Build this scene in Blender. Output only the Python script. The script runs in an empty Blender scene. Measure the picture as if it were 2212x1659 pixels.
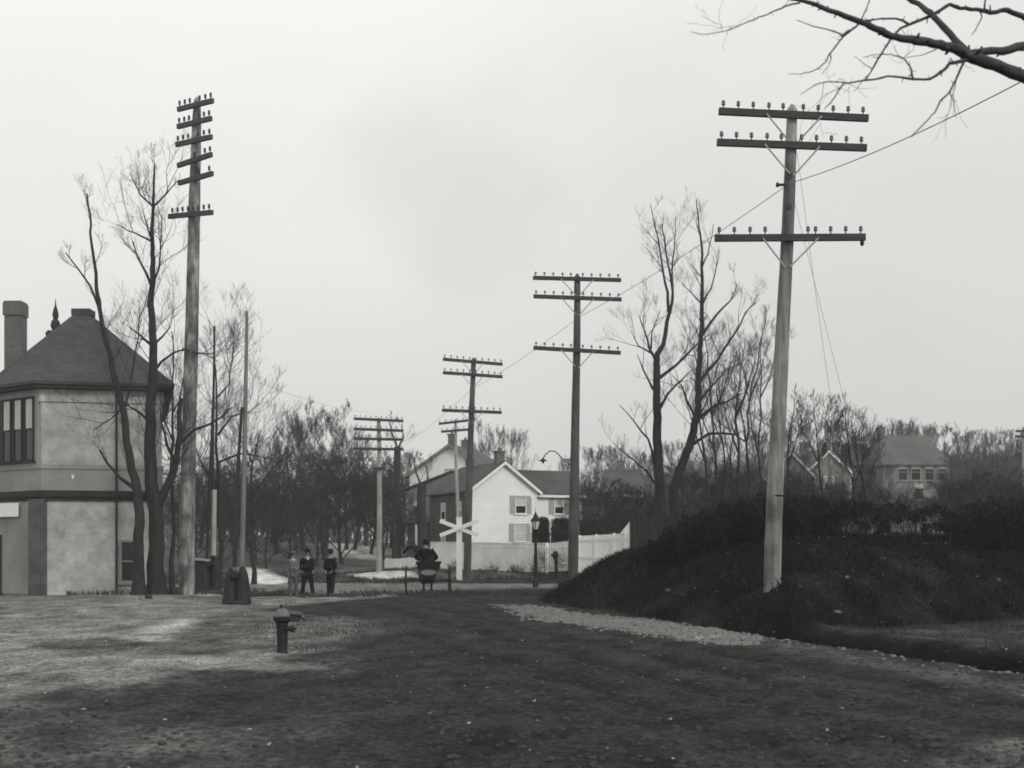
import bpy, bmesh, math, random
import numpy as np
from mathutils import Vector, Matrix
R = math.radians
PI = math.pi
scene = bpy.context.scene
COL = scene.collection
F = 2670.0          # focal length in measuring units; survey of the place from the camera station
CH = 1.86           # camera height above the road
rnd = random.Random(7)

def P(vx, vy, Y):
    return Vector(((vx-1106.0)*Y/F, Y, CH-(vy-1180.0)*Y/F))
def X(vx, Y): return (vx-1106.0)*Y/F
def Z(vy, Y): return CH-(vy-1180.0)*Y/F

# ------------------------------------------------------------------ objects
def tag(o, label=None, cat=None, group=None, kind=None):
    if label: o['label'] = label
    if cat: o['category'] = cat
    if group: o['group'] = group
    if kind: o['kind'] = kind
    return o
def thing(name, label, cat, loc=(0,0,0), rz=0.0, group=None):
    o = bpy.data.objects.new(name, None)
    o.empty_display_size = .3
    COL.objects.link(o); o.location = loc; o.rotation_euler = (0,0,rz)
    return tag(o, label, cat, group)
def link(name, me, mat=None, parent=None):
    o = bpy.data.objects.new(name, me); COL.objects.link(o)
    if mat is not None and not me.materials: me.materials.append(mat)
    if parent is not None: o.parent = parent
    return o
def dup(root, loc=None, rz=None, scale=None, label=None, group=None):
    r = root.copy(); COL.objects.link(r)
    if loc is not None: r.location = loc
    if rz is not None: r.rotation_euler = (0,0,rz)
    if scale is not None: r.scale = scale
    if label: r['label'] = label
    if group: r['group'] = group
    for ch in list(root.children):
        c = ch.copy(); COL.objects.link(c); c.parent = r
        for g in list(ch.children):
            d = g.copy(); COL.objects.link(d); d.parent = c
    return r

class MB:
    def __init__(s): s.v = []; s.f = []
    def box(s, c, d, rz=0.0, M=None):
        cx,cy,cz = c; dx,dy,dz = d[0]/2,d[1]/2,d[2]/2
        n = len(s.v); ca,sa = math.cos(rz), math.sin(rz)
        for z in (-dz,dz):
            for x,y in ((-dx,-dy),(dx,-dy),(dx,dy),(-dx,dy)):
                p = Vector((x*ca-y*sa, x*sa+y*ca, z))
                if M: p = M @ Vector((x,y,z))
                s.v.append((cx+p[0], cy+p[1], cz+p[2]))
        for q in ((3,2,1,0),(4,5,6,7),(0,1,5,4),(1,2,6,5),(2,3,7,6),(3,0,4,7)):
            s.f.append(tuple(n+i for i in q))
        return s
    def prism(s, poly, z0, z1):
        n = len(s.v); k = len(poly)
        for z in (z0,z1):
            for x,y in poly: s.v.append((x,y,z))
        s.f.append(tuple(n+i for i in reversed(range(k)))); s.f.append(tuple(n+k+i for i in range(k)))
        for i in range(k):
            j=(i+1)%k; s.f.append((n+i,n+j,n+k+j,n+k+i))
        return s
    def hull(s, pts, faces):
        n = len(s.v)
        for p in pts: s.v.append(tuple(p))
        for f in faces: s.f.append(tuple(n+i for i in f))
        return s
    def slab(s, quad, t):      # a thick panel: quad of 3D corners, pushed t against its normal
        a,b,c,d = [Vector(p) for p in quad]
        nn = (b-a).cross(d-a).normalized()*t
        pts = [a,b,c,d,a-nn,b-nn,c-nn,d-nn]
        return s.hull(pts, [(0,1,2,3),(7,6,5,4),(1,0,4,5),(2,1,5,6),(3,2,6,7),(0,3,7,4)])
    def tube(s, path, rad, k=8, cap=True):
        path = [Vector(p) for p in path]; m = len(path)
        if not hasattr(rad,'__len__'): rad = [rad]*m
        base = len(s.v); u = None
        for i,p in enumerate(path):
            t = (path[min(i+1,m-1)]-path[max(i-1,0)]).normalized()
            if u is None:
                u = t.cross(Vector((0,1,0)) if abs(t.y)<.9 else Vector((1,0,0))).normalized()
            u = (u - t*u.dot(t)).normalized(); w = t.cross(u)
            for j in range(k):
                a = 2*PI*j/k
                q = p+(u*math.cos(a)+w*math.sin(a))*rad[i]; s.v.append(tuple(q))
        for i in range(m-1):
            for j in range(k):
                a=base+i*k+j; b=base+i*k+(j+1)%k
                s.f.append((a,b,b+k,a+k))
        if cap:
            s.f.append(tuple(base+j for j in reversed(range(k)))); s.f.append(tuple(base+(m-1)*k+j for j in range(k)))
        return s
    def lathe(s, prof, c=(0,0,0), k=16, ax='z', rot=None):
        base = len(s.v)
        for r,h in prof:
            for j in range(k):
                a=2*PI*j/k; x,y,z = r*math.cos(a), r*math.sin(a), h
                if ax=='x': x,y,z = h, x, y
                if ax=='y': x,y,z = y, h, x
                if rot: x,y,z = rot @ Vector((x,y,z))
                s.v.append((c[0]+x,c[1]+y,c[2]+z))
        for i in range(len(prof)-1):
            for j in range(k):
                a=base+i*k+j; b=base+i*k+(j+1)%k; s.f.append((a,b,b+k,a+k))
        s.f.append(tuple(base+j for j in reversed(range(k)))); s.f.append(tuple(base+(len(prof)-1)*k+j for j in range(k)))
        return s
    def build(s, name, mat, parent=None, smooth=False, label=None):
        me = bpy.data.meshes.new(name); me.from_pydata([tuple(v) for v in s.v], [], s.f); me.update()
        bm = bmesh.new(); bm.from_mesh(me); bmesh.ops.recalc_face_normals(bm, faces=bm.faces); bm.to_mesh(me); bm.free()
        if smooth:
            me.polygons.foreach_set('use_smooth', [True]*len(me.polygons))
            try: me.set_sharp_from_angle(angle=R(40))
            except Exception: pass
        o = link(name, me, mat, parent)
        if label: o['label'] = label
        return o

def np_mesh(name, verts, faces, smooth=False):
    """verts Nx3, faces MxK arrays -> mesh"""
    me = bpy.data.meshes.new(name)
    verts = np.asarray(verts, np.float32); faces = np.asarray(faces, np.int32)
    m,k = faces.shape
    me.vertices.add(len(verts)); me.vertices.foreach_set('co', verts.ravel())
    me.loops.add(m*k); me.loops.foreach_set('vertex_index', faces.ravel())
    me.polygons.add(m); me.polygons.foreach_set('loop_start', np.arange(0,m*k,k,dtype=np.int32))
    try: me.polygons.foreach_set('loop_total', np.full(m,k,dtype=np.int32))
    except Exception: pass
    me.polygons.foreach_set('use_smooth', np.full(m, smooth))
    me.update(calc_edges=True); me.validate()
    return me

class Segs:
    """a bundle of tapering stems"""
    def __init__(s): s.a=[]; s.b=[]; s.ra=[]; s.rb=[]
    def add(s,a,b,ra,rb): s.a.append(tuple(a)); s.b.append(tuple(b)); s.ra.append(ra); s.rb.append(rb)
    def mesh(s, name, k=4):
        A=np.array(s.a); B=np.array(s.b); ra=np.array(s.ra)[:,None]; rb=np.array(s.rb)[:,None]
        T=B-A; T/= np.linalg.norm(T,axis=1,keepdims=True)+1e-9
        ref=np.where(np.abs(T[:,2:3])<.9, np.array([[0,0,1.]]), np.array([[1.,0,0]]))
        U=np.cross(T,ref); U/=np.linalg.norm(U,axis=1,keepdims=True)+1e-9; W=np.cross(T,U)
        n=len(A); V=np.zeros((n,2*k,3))
        B2=B+T*rb*.4
        for j in range(k):
            d=U*math.cos(2*PI*j/k)+W*math.sin(2*PI*j/k)
            V[:,j]=A+d*ra; V[:,k+j]=B2+d*rb
        idx=(np.arange(n)*2*k)[:,None]
        fs=[]
        for j in range(k):
            jj=(j+1)%k; fs.append(np.concatenate([idx+j,idx+jj,idx+k+jj,idx+k+j],1))
        fc=np.stack(fs,1).reshape(-1,4)
        return np_mesh(name, V.reshape(-1,3), fc, smooth=(k>4))

# ------------------------------------------------------------------ materials
def N(nt, t, **kw):
    n = nt.nodes.new(t)
    for k,v in kw.items(): setattr(n,k,v)
    return n
_m = {}
def mat(name, base, var=.25, scale=4.0, stretch=(1,1,1), rough=.85, bump=0.0, bscale=None, tint=None, spec=.2, metal=0.0, stain=0.0, stain_scale=.6, contrast=(.3,.7)):
    if name in _m: return _m[name]
    m = bpy.data.materials.new(name); m.use_nodes=True; nt=m.node_tree; L=nt.links
    b=nt.nodes['Principled BSDF']; b.inputs['Roughness'].default_value=rough; b.inputs['Metallic'].default_value=metal
    b.inputs['Specular IOR Level'].default_value=spec
    t = tint or (1.0,.995,.97)
    if not hasattr(base,'__len__'): base=(base*t[0],base*t[1],base*t[2])
    tc=N(nt,'ShaderNodeTexCoord'); mp=N(nt,'ShaderNodeMapping'); mp.inputs['Scale'].default_value=stretch
    L.new(tc.outputs['Object'],mp.inputs['Vector'])
    n1=N(nt,'ShaderNodeTexNoise'); n1.inputs['Scale'].default_value=scale; n1.inputs['Detail'].default_value=6; n1.inputs['Roughness'].default_value=.65
    L.new(mp.outputs[0],n1.inputs['Vector'])
    cr=N(nt,'ShaderNodeValToRGB'); e=cr.color_ramp.elements
    e[0].position=contrast[0]; e[1].position=contrast[1]
    e[0].color=tuple(c*(1-var) for c in base)+(1,); e[1].color=tuple(min(1,c*(1+var)) for c in base)+(1,)
    L.new(n1.outputs['Fac'],cr.inputs['Fac']); out=cr.outputs['Color']
    if stain>0:
        n2=N(nt,'ShaderNodeTexNoise'); n2.inputs['Scale'].default_value=stain_scale; n2.inputs['Detail'].default_value=4
        L.new(tc.outputs['Object'],n2.inputs['Vector'])
        c2=N(nt,'ShaderNodeValToRGB'); e=c2.color_ramp.elements; e[0].position=.38; e[1].position=.62
        e[0].color=(1-stain,)*3+(1,); e[1].color=(1,1,1,1)
        L.new(n2.outputs['Fac'],c2.inputs['Fac'])
        mx=N(nt,'ShaderNodeMixRGB',blend_type='MULTIPLY'); mx.inputs['Fac'].default_value=1
        L.new(out,mx.inputs[1]); L.new(c2.outputs['Color'],mx.inputs[2]); out=mx.outputs[0]
    L.new(out,b.inputs['Base Color'])
    if bump>0:
        nb=N(nt,'ShaderNodeTexNoise'); nb.inputs['Scale'].default_value=bscale or scale*2; nb.inputs['Detail'].default_value=5
        L.new(mp.outputs[0],nb.inputs['Vector'])
        bp=N(nt,'ShaderNodeBump'); bp.inputs['Strength'].default_value=bump; bp.inputs['Distance'].default_value=.03
        L.new(nb.outputs['Fac'],bp.inputs['Height']); L.new(bp.outputs[0],b.inputs['Normal'])
    _m[name]=m; return m

def mat_courses(name, base, w, h, mortar=.03, var=.15, dark=.6, rough=.85, off=.5):
    """coursed masonry / shingles / clapboards on vertical faces (object X+Y, Z)"""
    if name in _m: return _m[name]
    m=mat(name,base,var,2.2,rough=rough,stain=.06 if base>.7 else .22,stain_scale=.5); nt=m.node_tree; L=nt.links
    b=nt.nodes['Principled BSDF']; src=b.inputs['Base Color'].links[0].from_socket
    tc=N(nt,'ShaderNodeTexCoord'); sx=N(nt,'ShaderNodeSeparateXYZ'); L.new(tc.outputs['Object'],sx.inputs[0])
    ad=N(nt,'ShaderNodeMath',operation='ADD'); L.new(sx.outputs[0],ad.inputs[0]); L.new(sx.outputs[1],ad.inputs[1])
    cb=N(nt,'ShaderNodeCombineXYZ'); L.new(ad.outputs[0],cb.inputs[0]); L.new(sx.outputs[2],cb.inputs[1])
    br=N(nt,'ShaderNodeTexBrick'); L.new(cb.outputs[0],br.inputs['Vector']); br.offset=off
    br.inputs['Scale'].default_value=1; br.inputs['Brick Width'].default_value=w; br.inputs['Row Height'].default_value=h
    br.inputs['Mortar Size'].default_value=mortar; br.inputs['Mortar Smooth'].default_value=.4
    br.inputs['Color1'].default_value=(1,1,1,1); br.inputs['Color2'].default_value=(.95,.95,.95,1) if base>.7 else (.8,.8,.8,1); br.inputs['Mortar'].default_value=(dark,)*3+(1,)
    mx=N(nt,'ShaderNodeMixRGB',blend_type='MULTIPLY'); mx.inputs['Fac'].default_value=1
    L.new(src,mx.inputs[1]); L.new(br.outputs['Color'],mx.inputs[2]); L.new(mx.outputs[0],b.inputs['Base Color'])
    bp=N(nt,'ShaderNodeBump'); bp.inputs['Strength'].default_value=.5; bp.inputs['Distance'].default_value=.03
    L.new(br.outputs['Color'],bp.inputs['Height']); L.new(bp.outputs[0],b.inputs['Normal'])
    return m

M_stone = mat_courses('building_stone', .50, .9, .42, .025, .28, .9)
M_stone_dk = mat_courses('pilaster_stone', .12, .5, .42, .02, .2, .8)
M_panel = mat('painted_panel', .3,.12,3, stain=.2)
M_slate = mat_courses('slate_roof', .075, .35, .22, .02, .2, .75)
M_shingle = mat('wood_shingle_roof', .075,.25,5,(1,1,1),bump=.3,stain=.25)
M_shingle_lt = mat('weathered_shingle_roof', .11,.2,4,bump=.3,stain=.25)
M_trimdk = mat('dark_trim', .035,.2,5)
M_white = mat_courses('white_clapboard', .86,8.0,.14,.012,.05,.72)
M_whitetrim = mat('white_trim', .78,.05,3)
M_greyw = mat('grey_clapboard', .20,.2,2,(1,1,8),stain=.3)
M_greytrim = mat('grey_shutter', .36,.1,6)
M_glass = mat('dark_window_glass', .012,.3,1,rough=.15,spec=.5)
M_curtain = mat('window_blind', .5,.12,5,(6,1,.6))
M_brick = mat_courses('chimney_brick', .16,.24,.09,.012,.2,.7)
M_pole = mat('weathered_pole', .27,.55,1.2,(6,6,.55),bump=.5,bscale=4,stain=.6,stain_scale=.8)
M_pole_dk = mat('dark_pole', .09,.4,1.4,(6,6,.6),bump=.4,stain=.4,stain_scale=.8)
M_pole_pat = mat('patchy_pole', .26,.5,1.6,(4,4,.8),bump=.4,stain=.65,stain_scale=1.5,contrast=(.36,.64))
M_pole_lt = mat('pale_pole', .33,.3,1.2,(6,6,.7),bump=.3,stain=.3)
M_arm = mat('crossarm_wood', .05,.35,3,(1,6,6),bump=.3)
M_armm = mat('crossarm_wood_grey', .07,.3,3,(1,6,6))
M_ins = mat('glass_insulator', .09,.2,3,rough=.3,spec=.5)
M_brace = mat('galvanised_brace', .36,.2,4,rough=.5)
M_iron = mat('dark_iron', .018,.3,8,rough=.6,bump=.2)
M_wire = mat('dull_wire', .3,.1,3)
M_bark = mat('tree_bark', .03,.45,3,(3,3,.8),bump=.6,bscale=8)
M_barkl = mat('near_branch_bark', .055,.35,6,(2,2,2),bump=.6,bscale=14)
M_barkg = mat('grey_bark', .075,.45,3,(3,3,.8),bump=.5,bscale=8)
M_twig = mat('twigs', .05,.3,2)
M_twigd = mat('dark_twigs', .028,.3,2)
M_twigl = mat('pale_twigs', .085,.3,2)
M_bush = mat('dark_thicket', .013,.5,6)
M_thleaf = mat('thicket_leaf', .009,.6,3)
M_fencew = mat('white_picket_paint', .88,.05,3,(1,1,2),stain=.06)
M_fenceg = mat('pale_board_fence', .84,.12,1.5,(5,5,.5),stain=.15,stain_scale=.7)
M_fenced = mat('dark_board_fence', .05,.4,1.5,(6,6,.6))
M_cloth = mat('dark_wool', .012,.25,20,rough=.95)
M_clothg = mat('grey_coat_cloth', .12,.25,20,rough=.95)
M_trous = mat('dark_trouser_cloth', .014,.25,20,rough=.95)
M_trousg = mat('grey_trouser_cloth', .085,.2,20,rough=.95)
M_felt = mat('hat_felt', .01,.2,20,rough=.9)
M_skin = mat('skin', .22,.06,20,rough=.6)
M_linen = mat('white_linen', .42,.05,20)
M_leather = mat('black_leather', .012,.2,20,rough=.5)
M_hair = mat('dark_hair', .02,.2,40)
M_hide = mat('horse_coat', .02,.3,5,rough=.6)
M_cart = mat('cart_paint', .02,.2,6,rough=.45)
M_cartlt = mat('cart_tail_panel', .17,.15,6)
M_spoke = mat('wheel_wood', .03,.2,8)
M_gatewhite = mat('gate_white_paint', .42,.2,2,(3,3,.6),stain=.3)
M_gategrey = mat('gate_grey_paint', .19,.25,2,(3,3,.6),stain=.3)
M_gatedark = mat('gate_stand_paint', .022,.3,5,rough=.6)
M_sign = mat('white_sign_board', .8,.04,3)
M_cap = mat('hydrant_top_paint', .13,.2,14,rough=.6,bump=.15)
M_hyd = mat('hydrant_iron', .02,.35,10,rough=.6,bump=.3)
M_leaf = mat('dead_leaf', .3,.5,30)
M_peb = mat('pale_stone', .15,.6,12,bump=.3)
M_clod = mat('mud_clod', .04,.5,12,bump=.4)
M_tuft = mat('dry_grass', .05,.5,6)
M_tuftl = mat('pale_grass', .19,.4,6)
M_lampglass = mat('frosted_lantern_glass', .55,.08,6,rough=.3)

# ------------------------------------------------------------------ terrain
def sstep(a,b,x):
    t=np.clip((x-a)/(b-a),0,1); return t*t*(3-2*t)
_rs=np.random.RandomState(3)
_tab=_rs.rand(512,512)
def vn(x,y):
    xi=np.floor(x).astype(int); yi=np.floor(y).astype(int); fx=x-xi; fy=y-yi
    fx=fx*fx*(3-2*fx); fy=fy*fy*(3-2*fy)
    g=lambda a,b:_tab[a%512,b%512]
    return (g(xi,yi)*(1-fx)+g(xi+1,yi)*fx)*(1-fy)+(g(xi,yi+1)*(1-fx)+g(xi+1,yi+1)*fx)*fy
def fbm(x,y,o=4):
    s=0;a=.5;t=0
    for i in range(o):
        s=s+a*vn(x*2**i+17.3*i,y*2**i+5.1*i); t+=a; a*=.5
    return s/t
def bank_d(x,y):
    edge=np.where(y<41, 13.1-.3*y, np.interp(y,[41,56,70,100,200],[.8,2.0,5.,10.5,22.]))
    d1=(x-edge)*.96
    d2=(y-(26+np.maximum(x-6,0)*.72))*.85
    d2=np.where(x<6,d2+ (6-x)*.6,d2)
    return np.minimum(d1,d2)
def H(x,y):
    x=np.asarray(x,float); y=np.asarray(y,float)
    d=np.maximum(bank_d(x,y),0)
    r=1.9*(1-np.exp(-(d/2.4)**1.5))+.12*sstep(3,9,d)+1.2*sstep(20,48,d)+2.8*sstep(36,80,d)+2*sstep(75,160,d)
    z=r*sstep(.0,1.2,d)
    # ditch along the road edge
    e=x-(13.1-.3*y)
    z=z+(-.46*np.exp(-((e-.6+.25*(fbm(y*.7,x*0+3,2)-.5))/.42)**2)+.16*np.exp(-((e-1.6)/.5)**2))*sstep(31,27,y)*sstep(-2,4,y)
    # lawn at left and far rise
    z=z+1.9*sstep(82,140,y)*sstep(-3,-14,x)+.35*sstep(82,140,y)
    z=z+6*sstep(180,600,y)*sstep(20,200,np.abs(x))
    z=z+.3*sstep(70,80,y)*sstep(-12,-7,x)*sstep(0,.5,1.0-0*x)
    z=z+.16*np.exp(-(((x+13.2)/3.2)**2+((y-43)/4.0)**2))
    # small relief
    near=sstep(120,30,y)
    z=z+near*.10*(fbm(x*.25,y*.25)-.5)+sstep(60,15,y)*.085*(fbm(x*1.7,y*1.7,3)-.5)*(1-.4*sstep(0,3,d))+.02*(fbm(x*6,y*6,2)-.5)*sstep(35,8,y)
    z=z+.25*sstep(.5,3,d)*(fbm(x*.8+9,y*.8,3)-.5)
    # wheel ruts
    for c,w in ((-7.2,.22),(-5.7,.22),(-4.3,.25),(-2.8,.22)):
        q=x-(13.1-.3*y)-c-.5*(fbm(y*.12,y*0+c,2)-.5)
        z=z-.06*np.exp(-(q/w)**2)*sstep(50,20,y)
    return z
def h1(x,y): return float(H(np.array([x]),np.array([y]))[0])

def inpoly(px,py,poly):
    ins=np.zeros(px.shape,bool); n=len(poly)
    for i in range(n):
        x1,y1=poly[i]; x2,y2=poly[(i+1)%n]
        c=((y1>py)!=(y2>py)); xx=(x2-x1)*(py-y1)/((y2-y1)+1e-9)+x1
        ins^=c&(px<xx)
    return ins
def sdist(px,py,poly):
    d=np.full(px.shape,1e9); n=len(poly)
    for i in range(n):
        ax,ay=poly[i]; bx,by=poly[(i+1)%n]; vx,vy=bx-ax,by-ay
        t=np.clip(((px-ax)*vx+(py-ay)*vy)/(vx*vx+vy*vy+1e-9),0,1)
        d=np.minimum(d,np.hypot(px-ax-t*vx,py-ay-t*vy))
    return np.where(inpoly(px,py,poly),-d,d)
def G(vx,vy,z=0.0):          # surveyed ground point
    Y=(CH-z)*F/(vy-1180.0); return ((vx-1106.0)*Y/F, Y)
# name, outline, albedo, softness(m)
def road_edge(y): return 13.1-.3*y
PATCH=[
 ('lawn', [G(-900,1290),(-60,G(0,1262)[1]),G(420,1262),G(470,1300),G(600,1330),G(700,1345),G(640,1415),G(480,1430),G(300,1470),G(0,1510),(-9,9),(-12,3),(-30,3)], .165,1.5),
 ('pale worn verge', [G(0,1400),G(140,1412),G(420,1400),G(600,1425),G(640,1440),G(420,1448),G(200,1470),G(0,1492),(-9.5,14)], .215,1.4),
 ('foreground left', [(-3.4,12.0),(-6.6,13.8),(-9,9),(-9,2),(-2.0,2)], .10,2.4),  # glare on the near ground painted as a lighter albedo
 ('lawn dark', [G(60,1395),G(180,1408),G(400,1412),G(450,1395),G(250,1380),G(100,1380)], .08,.4),
 ('footpath', [G(500,1318),G(585,1320),G(600,1340),G(590,1400),G(440,1410),G(350,1412),G(330,1400),G(400,1370),G(430,1340)], .085,.35),
 ('pale_arc', [G(270,1378),G(320,1386),G(380,1366),G(420,1338),G(385,1335),G(350,1352),G(300,1362)], .30,.4),
 ('verge right', [G(660,1335),G(760,1330),G(850,1345),G(830,1370),G(720,1395),G(640,1400),G(630,1360)], .085,.6),
 ('near pavement', [G(440,1300),G(480,1318),G(600,1312),G(680,1302),G(830,1290),G(870,1280),G(560,1290)], .15,.5),
 ('crossing', [(-60,60),(-60,47.8),(-9,48.3),(-4.6,47.5),(-3.3,52),(0,54.5),(2.5,55),(3.2,60),(-3.5,63),(-20,62)], .14,1.2),
 ('pale plank', [G(215,1274),G(262,1262),G(262,1271),G(230,1278)], .4,.25),
 ('pale kerb', [G(425,1285),G(480,1283),G(480,1290),G(425,1292)], .33,.2),
 ('pale kerb2', [G(222,1266),G(290,1262),G(290,1270),G(230,1274)], .33,.2),
 ('white_side_road', [G(520,1232),G(570,1234),G(632,1256),G(600,1262),G(545,1262),G(520,1256)], .5,.5),
 ('white_strip', [G(745,1243),G(880,1243),G(905,1250),G(800,1252)], .42,.6),
 ('far_strip', [G(700,1216),G(850,1222),G(850,1228),G(700,1226)], .4,1.5),
 ('far_strip2', [G(560,1196),G(720,1192),G(730,1200),G(640,1206)], .35,2.5),
 ('gutter', [G(1060,1303),G(1130,1308),G(1250,1325),G(1400,1340),G(1530,1357),G(1650,1378),G(1640,1392),G(1500,1380),G(1300,1352),G(1150,1330)], .15,.2),
 ('edge_dry', [G(1650,1380),G(1850,1412),G(2050,1446),G(2250,1485),G(2250,1510),G(1900,1440),G(1640,1395)], .062,.3),
 ('right_corner', [G(2030,1640),G(2120,1600),G(2300,1590),(8,2),(2.5,2)], .085,.4),
]
def albedo(x,y):
    x=np.asarray(x,float); y=np.asarray(y,float)
    nz=fbm(x*.9,y*.9,4)-.5; nf=fbm(x*4+3,y*4,3)-.5
    a=np.full(x.shape,.027)
    # far meadow
    a=a*(1-sstep(62,72,y))+.075*sstep(62,72,y)
    d=bank_d(x,y)
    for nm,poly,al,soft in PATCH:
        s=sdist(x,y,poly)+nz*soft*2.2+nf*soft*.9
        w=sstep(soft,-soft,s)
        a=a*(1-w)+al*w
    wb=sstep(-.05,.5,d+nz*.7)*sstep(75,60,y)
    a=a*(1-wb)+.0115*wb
    # grassy shelf at right between ditch and bank
    w=sstep(.9,1.5,x-road_edge(y)+nz*.8)*sstep(.2,-.6,d+nz*1.0)*(y<40)*(y>5)
    a=a*(1-w)+.05*w
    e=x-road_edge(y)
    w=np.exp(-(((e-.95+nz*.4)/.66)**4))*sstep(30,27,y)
    a=a*(1-w)+.005*w  # shade of the ditch hollow painted into the albedo
    a=a*(1+.8*nz+.4*nf)*(1+.5*(fbm(x*.28+5,y*.16,2)-.5))
    for c,w in ((-7.2,.25),(-5.7,.25),(-4.3,.3),(-2.8,.25)):
        q=x-(13.1-.3*y)-c-.5*(fbm(y*.12,y*0+c,2)-.5)
        a=a*(1-.32*np.exp(-(q/w)**2)*(a<.09)*(y<52))
    return np.clip(a,.006,.85)
rows=[-60,-30,-15,-6,-1,2,4]; yy=5.5
while yy<1000:
    rows.append(yy); yy*=1.0085 if yy<130 else 1.03
rows=np.array(rows); NU=420
uu=np.linspace(-1,1,NU); uu=np.sign(uu)*np.abs(uu)**1.25
UU,YY=np.meshgrid(uu,rows)
W=np.maximum(YY,0)*.56+9; Wx=W+np.maximum(np.abs(UU)-.93,0)/.07*(np.maximum(YY,0)*.9+30)
XX=UU*Wx
ZZ=H(XX,YY)
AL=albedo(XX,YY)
nr,nc=XX.shape
V=np.stack([XX,YY,ZZ],-1).reshape(-1,3)
idx=np.arange(nr*nc).reshape(nr,nc)
FC=np.stack([idx[:-1,:-1],idx[:-1,1:],idx[1:,1:],idx[1:,:-1]],-1).reshape(-1,4)
cx=V[FC][:,:,0].mean(1); cy=V[FC][:,:,1].mean(1)
cls=np.zeros(len(FC),int)                       # 0 ground
cz=fbm(cx*.9,cy*.9,4)-.5
lawn=sdist(cx,cy,PATCH[0][1])+cz*2
dd=bank_d(cx,cy)
road=(cx<road_edge(cy)+.1)&(cy<49)&(lawn>0)&(cx>-25-cy*.0)&(cy>-70)
cls[road]=1
cls[lawn<=0]=2
cls[(dd>.1)&(cy<75)]=3
for i,nm in ((4,'footpath'),(5,'white_side_road'),(6,'gutter'),(7,'crossing')):
    pl=[p for p in PATCH if p[0]==nm][0]
    cls[sdist(cx,cy,pl[1])+cz*pl[3]*2<0]=i
names={0:'ground',1:'dirt_road',2:'lawn',3:'bank',4:'footpath',5:'pavement',6:'stone_gutter',7:'crossing_road'}
def ground_mat():
    m=bpy.data.materials.new('earth'); m.use_nodes=True; nt=m.node_tree; L=nt.links; b=nt.nodes['Principled BSDF']
    b.inputs['Roughness'].default_value=.95; b.inputs['Specular IOR Level'].default_value=.08
    at=N(nt,'ShaderNodeAttribute',attribute_name='soil')
    tc=N(nt,'ShaderNodeTexCoord')
    def nz(scale,det,lo,hi,p0=.35,p1=.65,st=(1,1,1)):
        mp=N(nt,'ShaderNodeMapping'); mp.inputs['Scale'].default_value=st; L.new(tc.outputs['Object'],mp.inputs[0])
        n=N(nt,'ShaderNodeTexNoise'); n.inputs['Scale'].default_value=scale; n.inputs['Detail'].default_value=det; n.inputs['Roughness'].default_value=.65
        L.new(mp.outputs[0],n.inputs[0])
        r=N(nt,'ShaderNodeMapRange'); r.inputs[1].default_value=p0; r.inputs[2].default_value=p1; r.inputs[3].default_value=lo; r.inputs[4].default_value=hi
        L.new(n.outputs['Fac'],r.inputs[0]); return r.outputs[0], n.outputs['Fac']
    a,fa=nz(9,8,.4,1.7); c,fc=nz(1.3,6,.5,1.5,st=(1,.55,1)); e,fe=nz(45,4,.5,1.6)
    out=at.outputs['Color']
    for s in (a,c,e):
        mx=N(nt,'ShaderNodeMixRGB',blend_type='MULTIPLY'); mx.inputs['Fac'].default_value=1
        L.new(out,mx.inputs[1]); L.new(s,mx.inputs[2]); out=mx.outputs[0]
    L.new(out,b.inputs['Base Color'])
    bp=N(nt,'ShaderNodeBump'); bp.inputs['Strength'].default_value=.8; bp.inputs['Distance'].default_value=.05
    L.new(fa,bp.inputs['Height']); L.new(bp.outputs[0],b.inputs['Normal'])
    return m
M_earth=ground_mat()
alf=AL.reshape(-1)
for ci,nm in names.items():
    fsel=FC[cls==ci]
    if len(fsel)==0: continue
    used,inv=np.unique(fsel,return_inverse=True)
    me=np_mesh(nm,V[used],inv.reshape(-1,4),smooth=True)
    ca=me.color_attributes.new('soil','FLOAT_COLOR','POINT')
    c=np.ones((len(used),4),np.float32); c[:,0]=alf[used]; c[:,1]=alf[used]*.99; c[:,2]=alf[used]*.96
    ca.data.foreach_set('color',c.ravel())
    o=link(nm,me,M_earth); o['kind']='structure'
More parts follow.
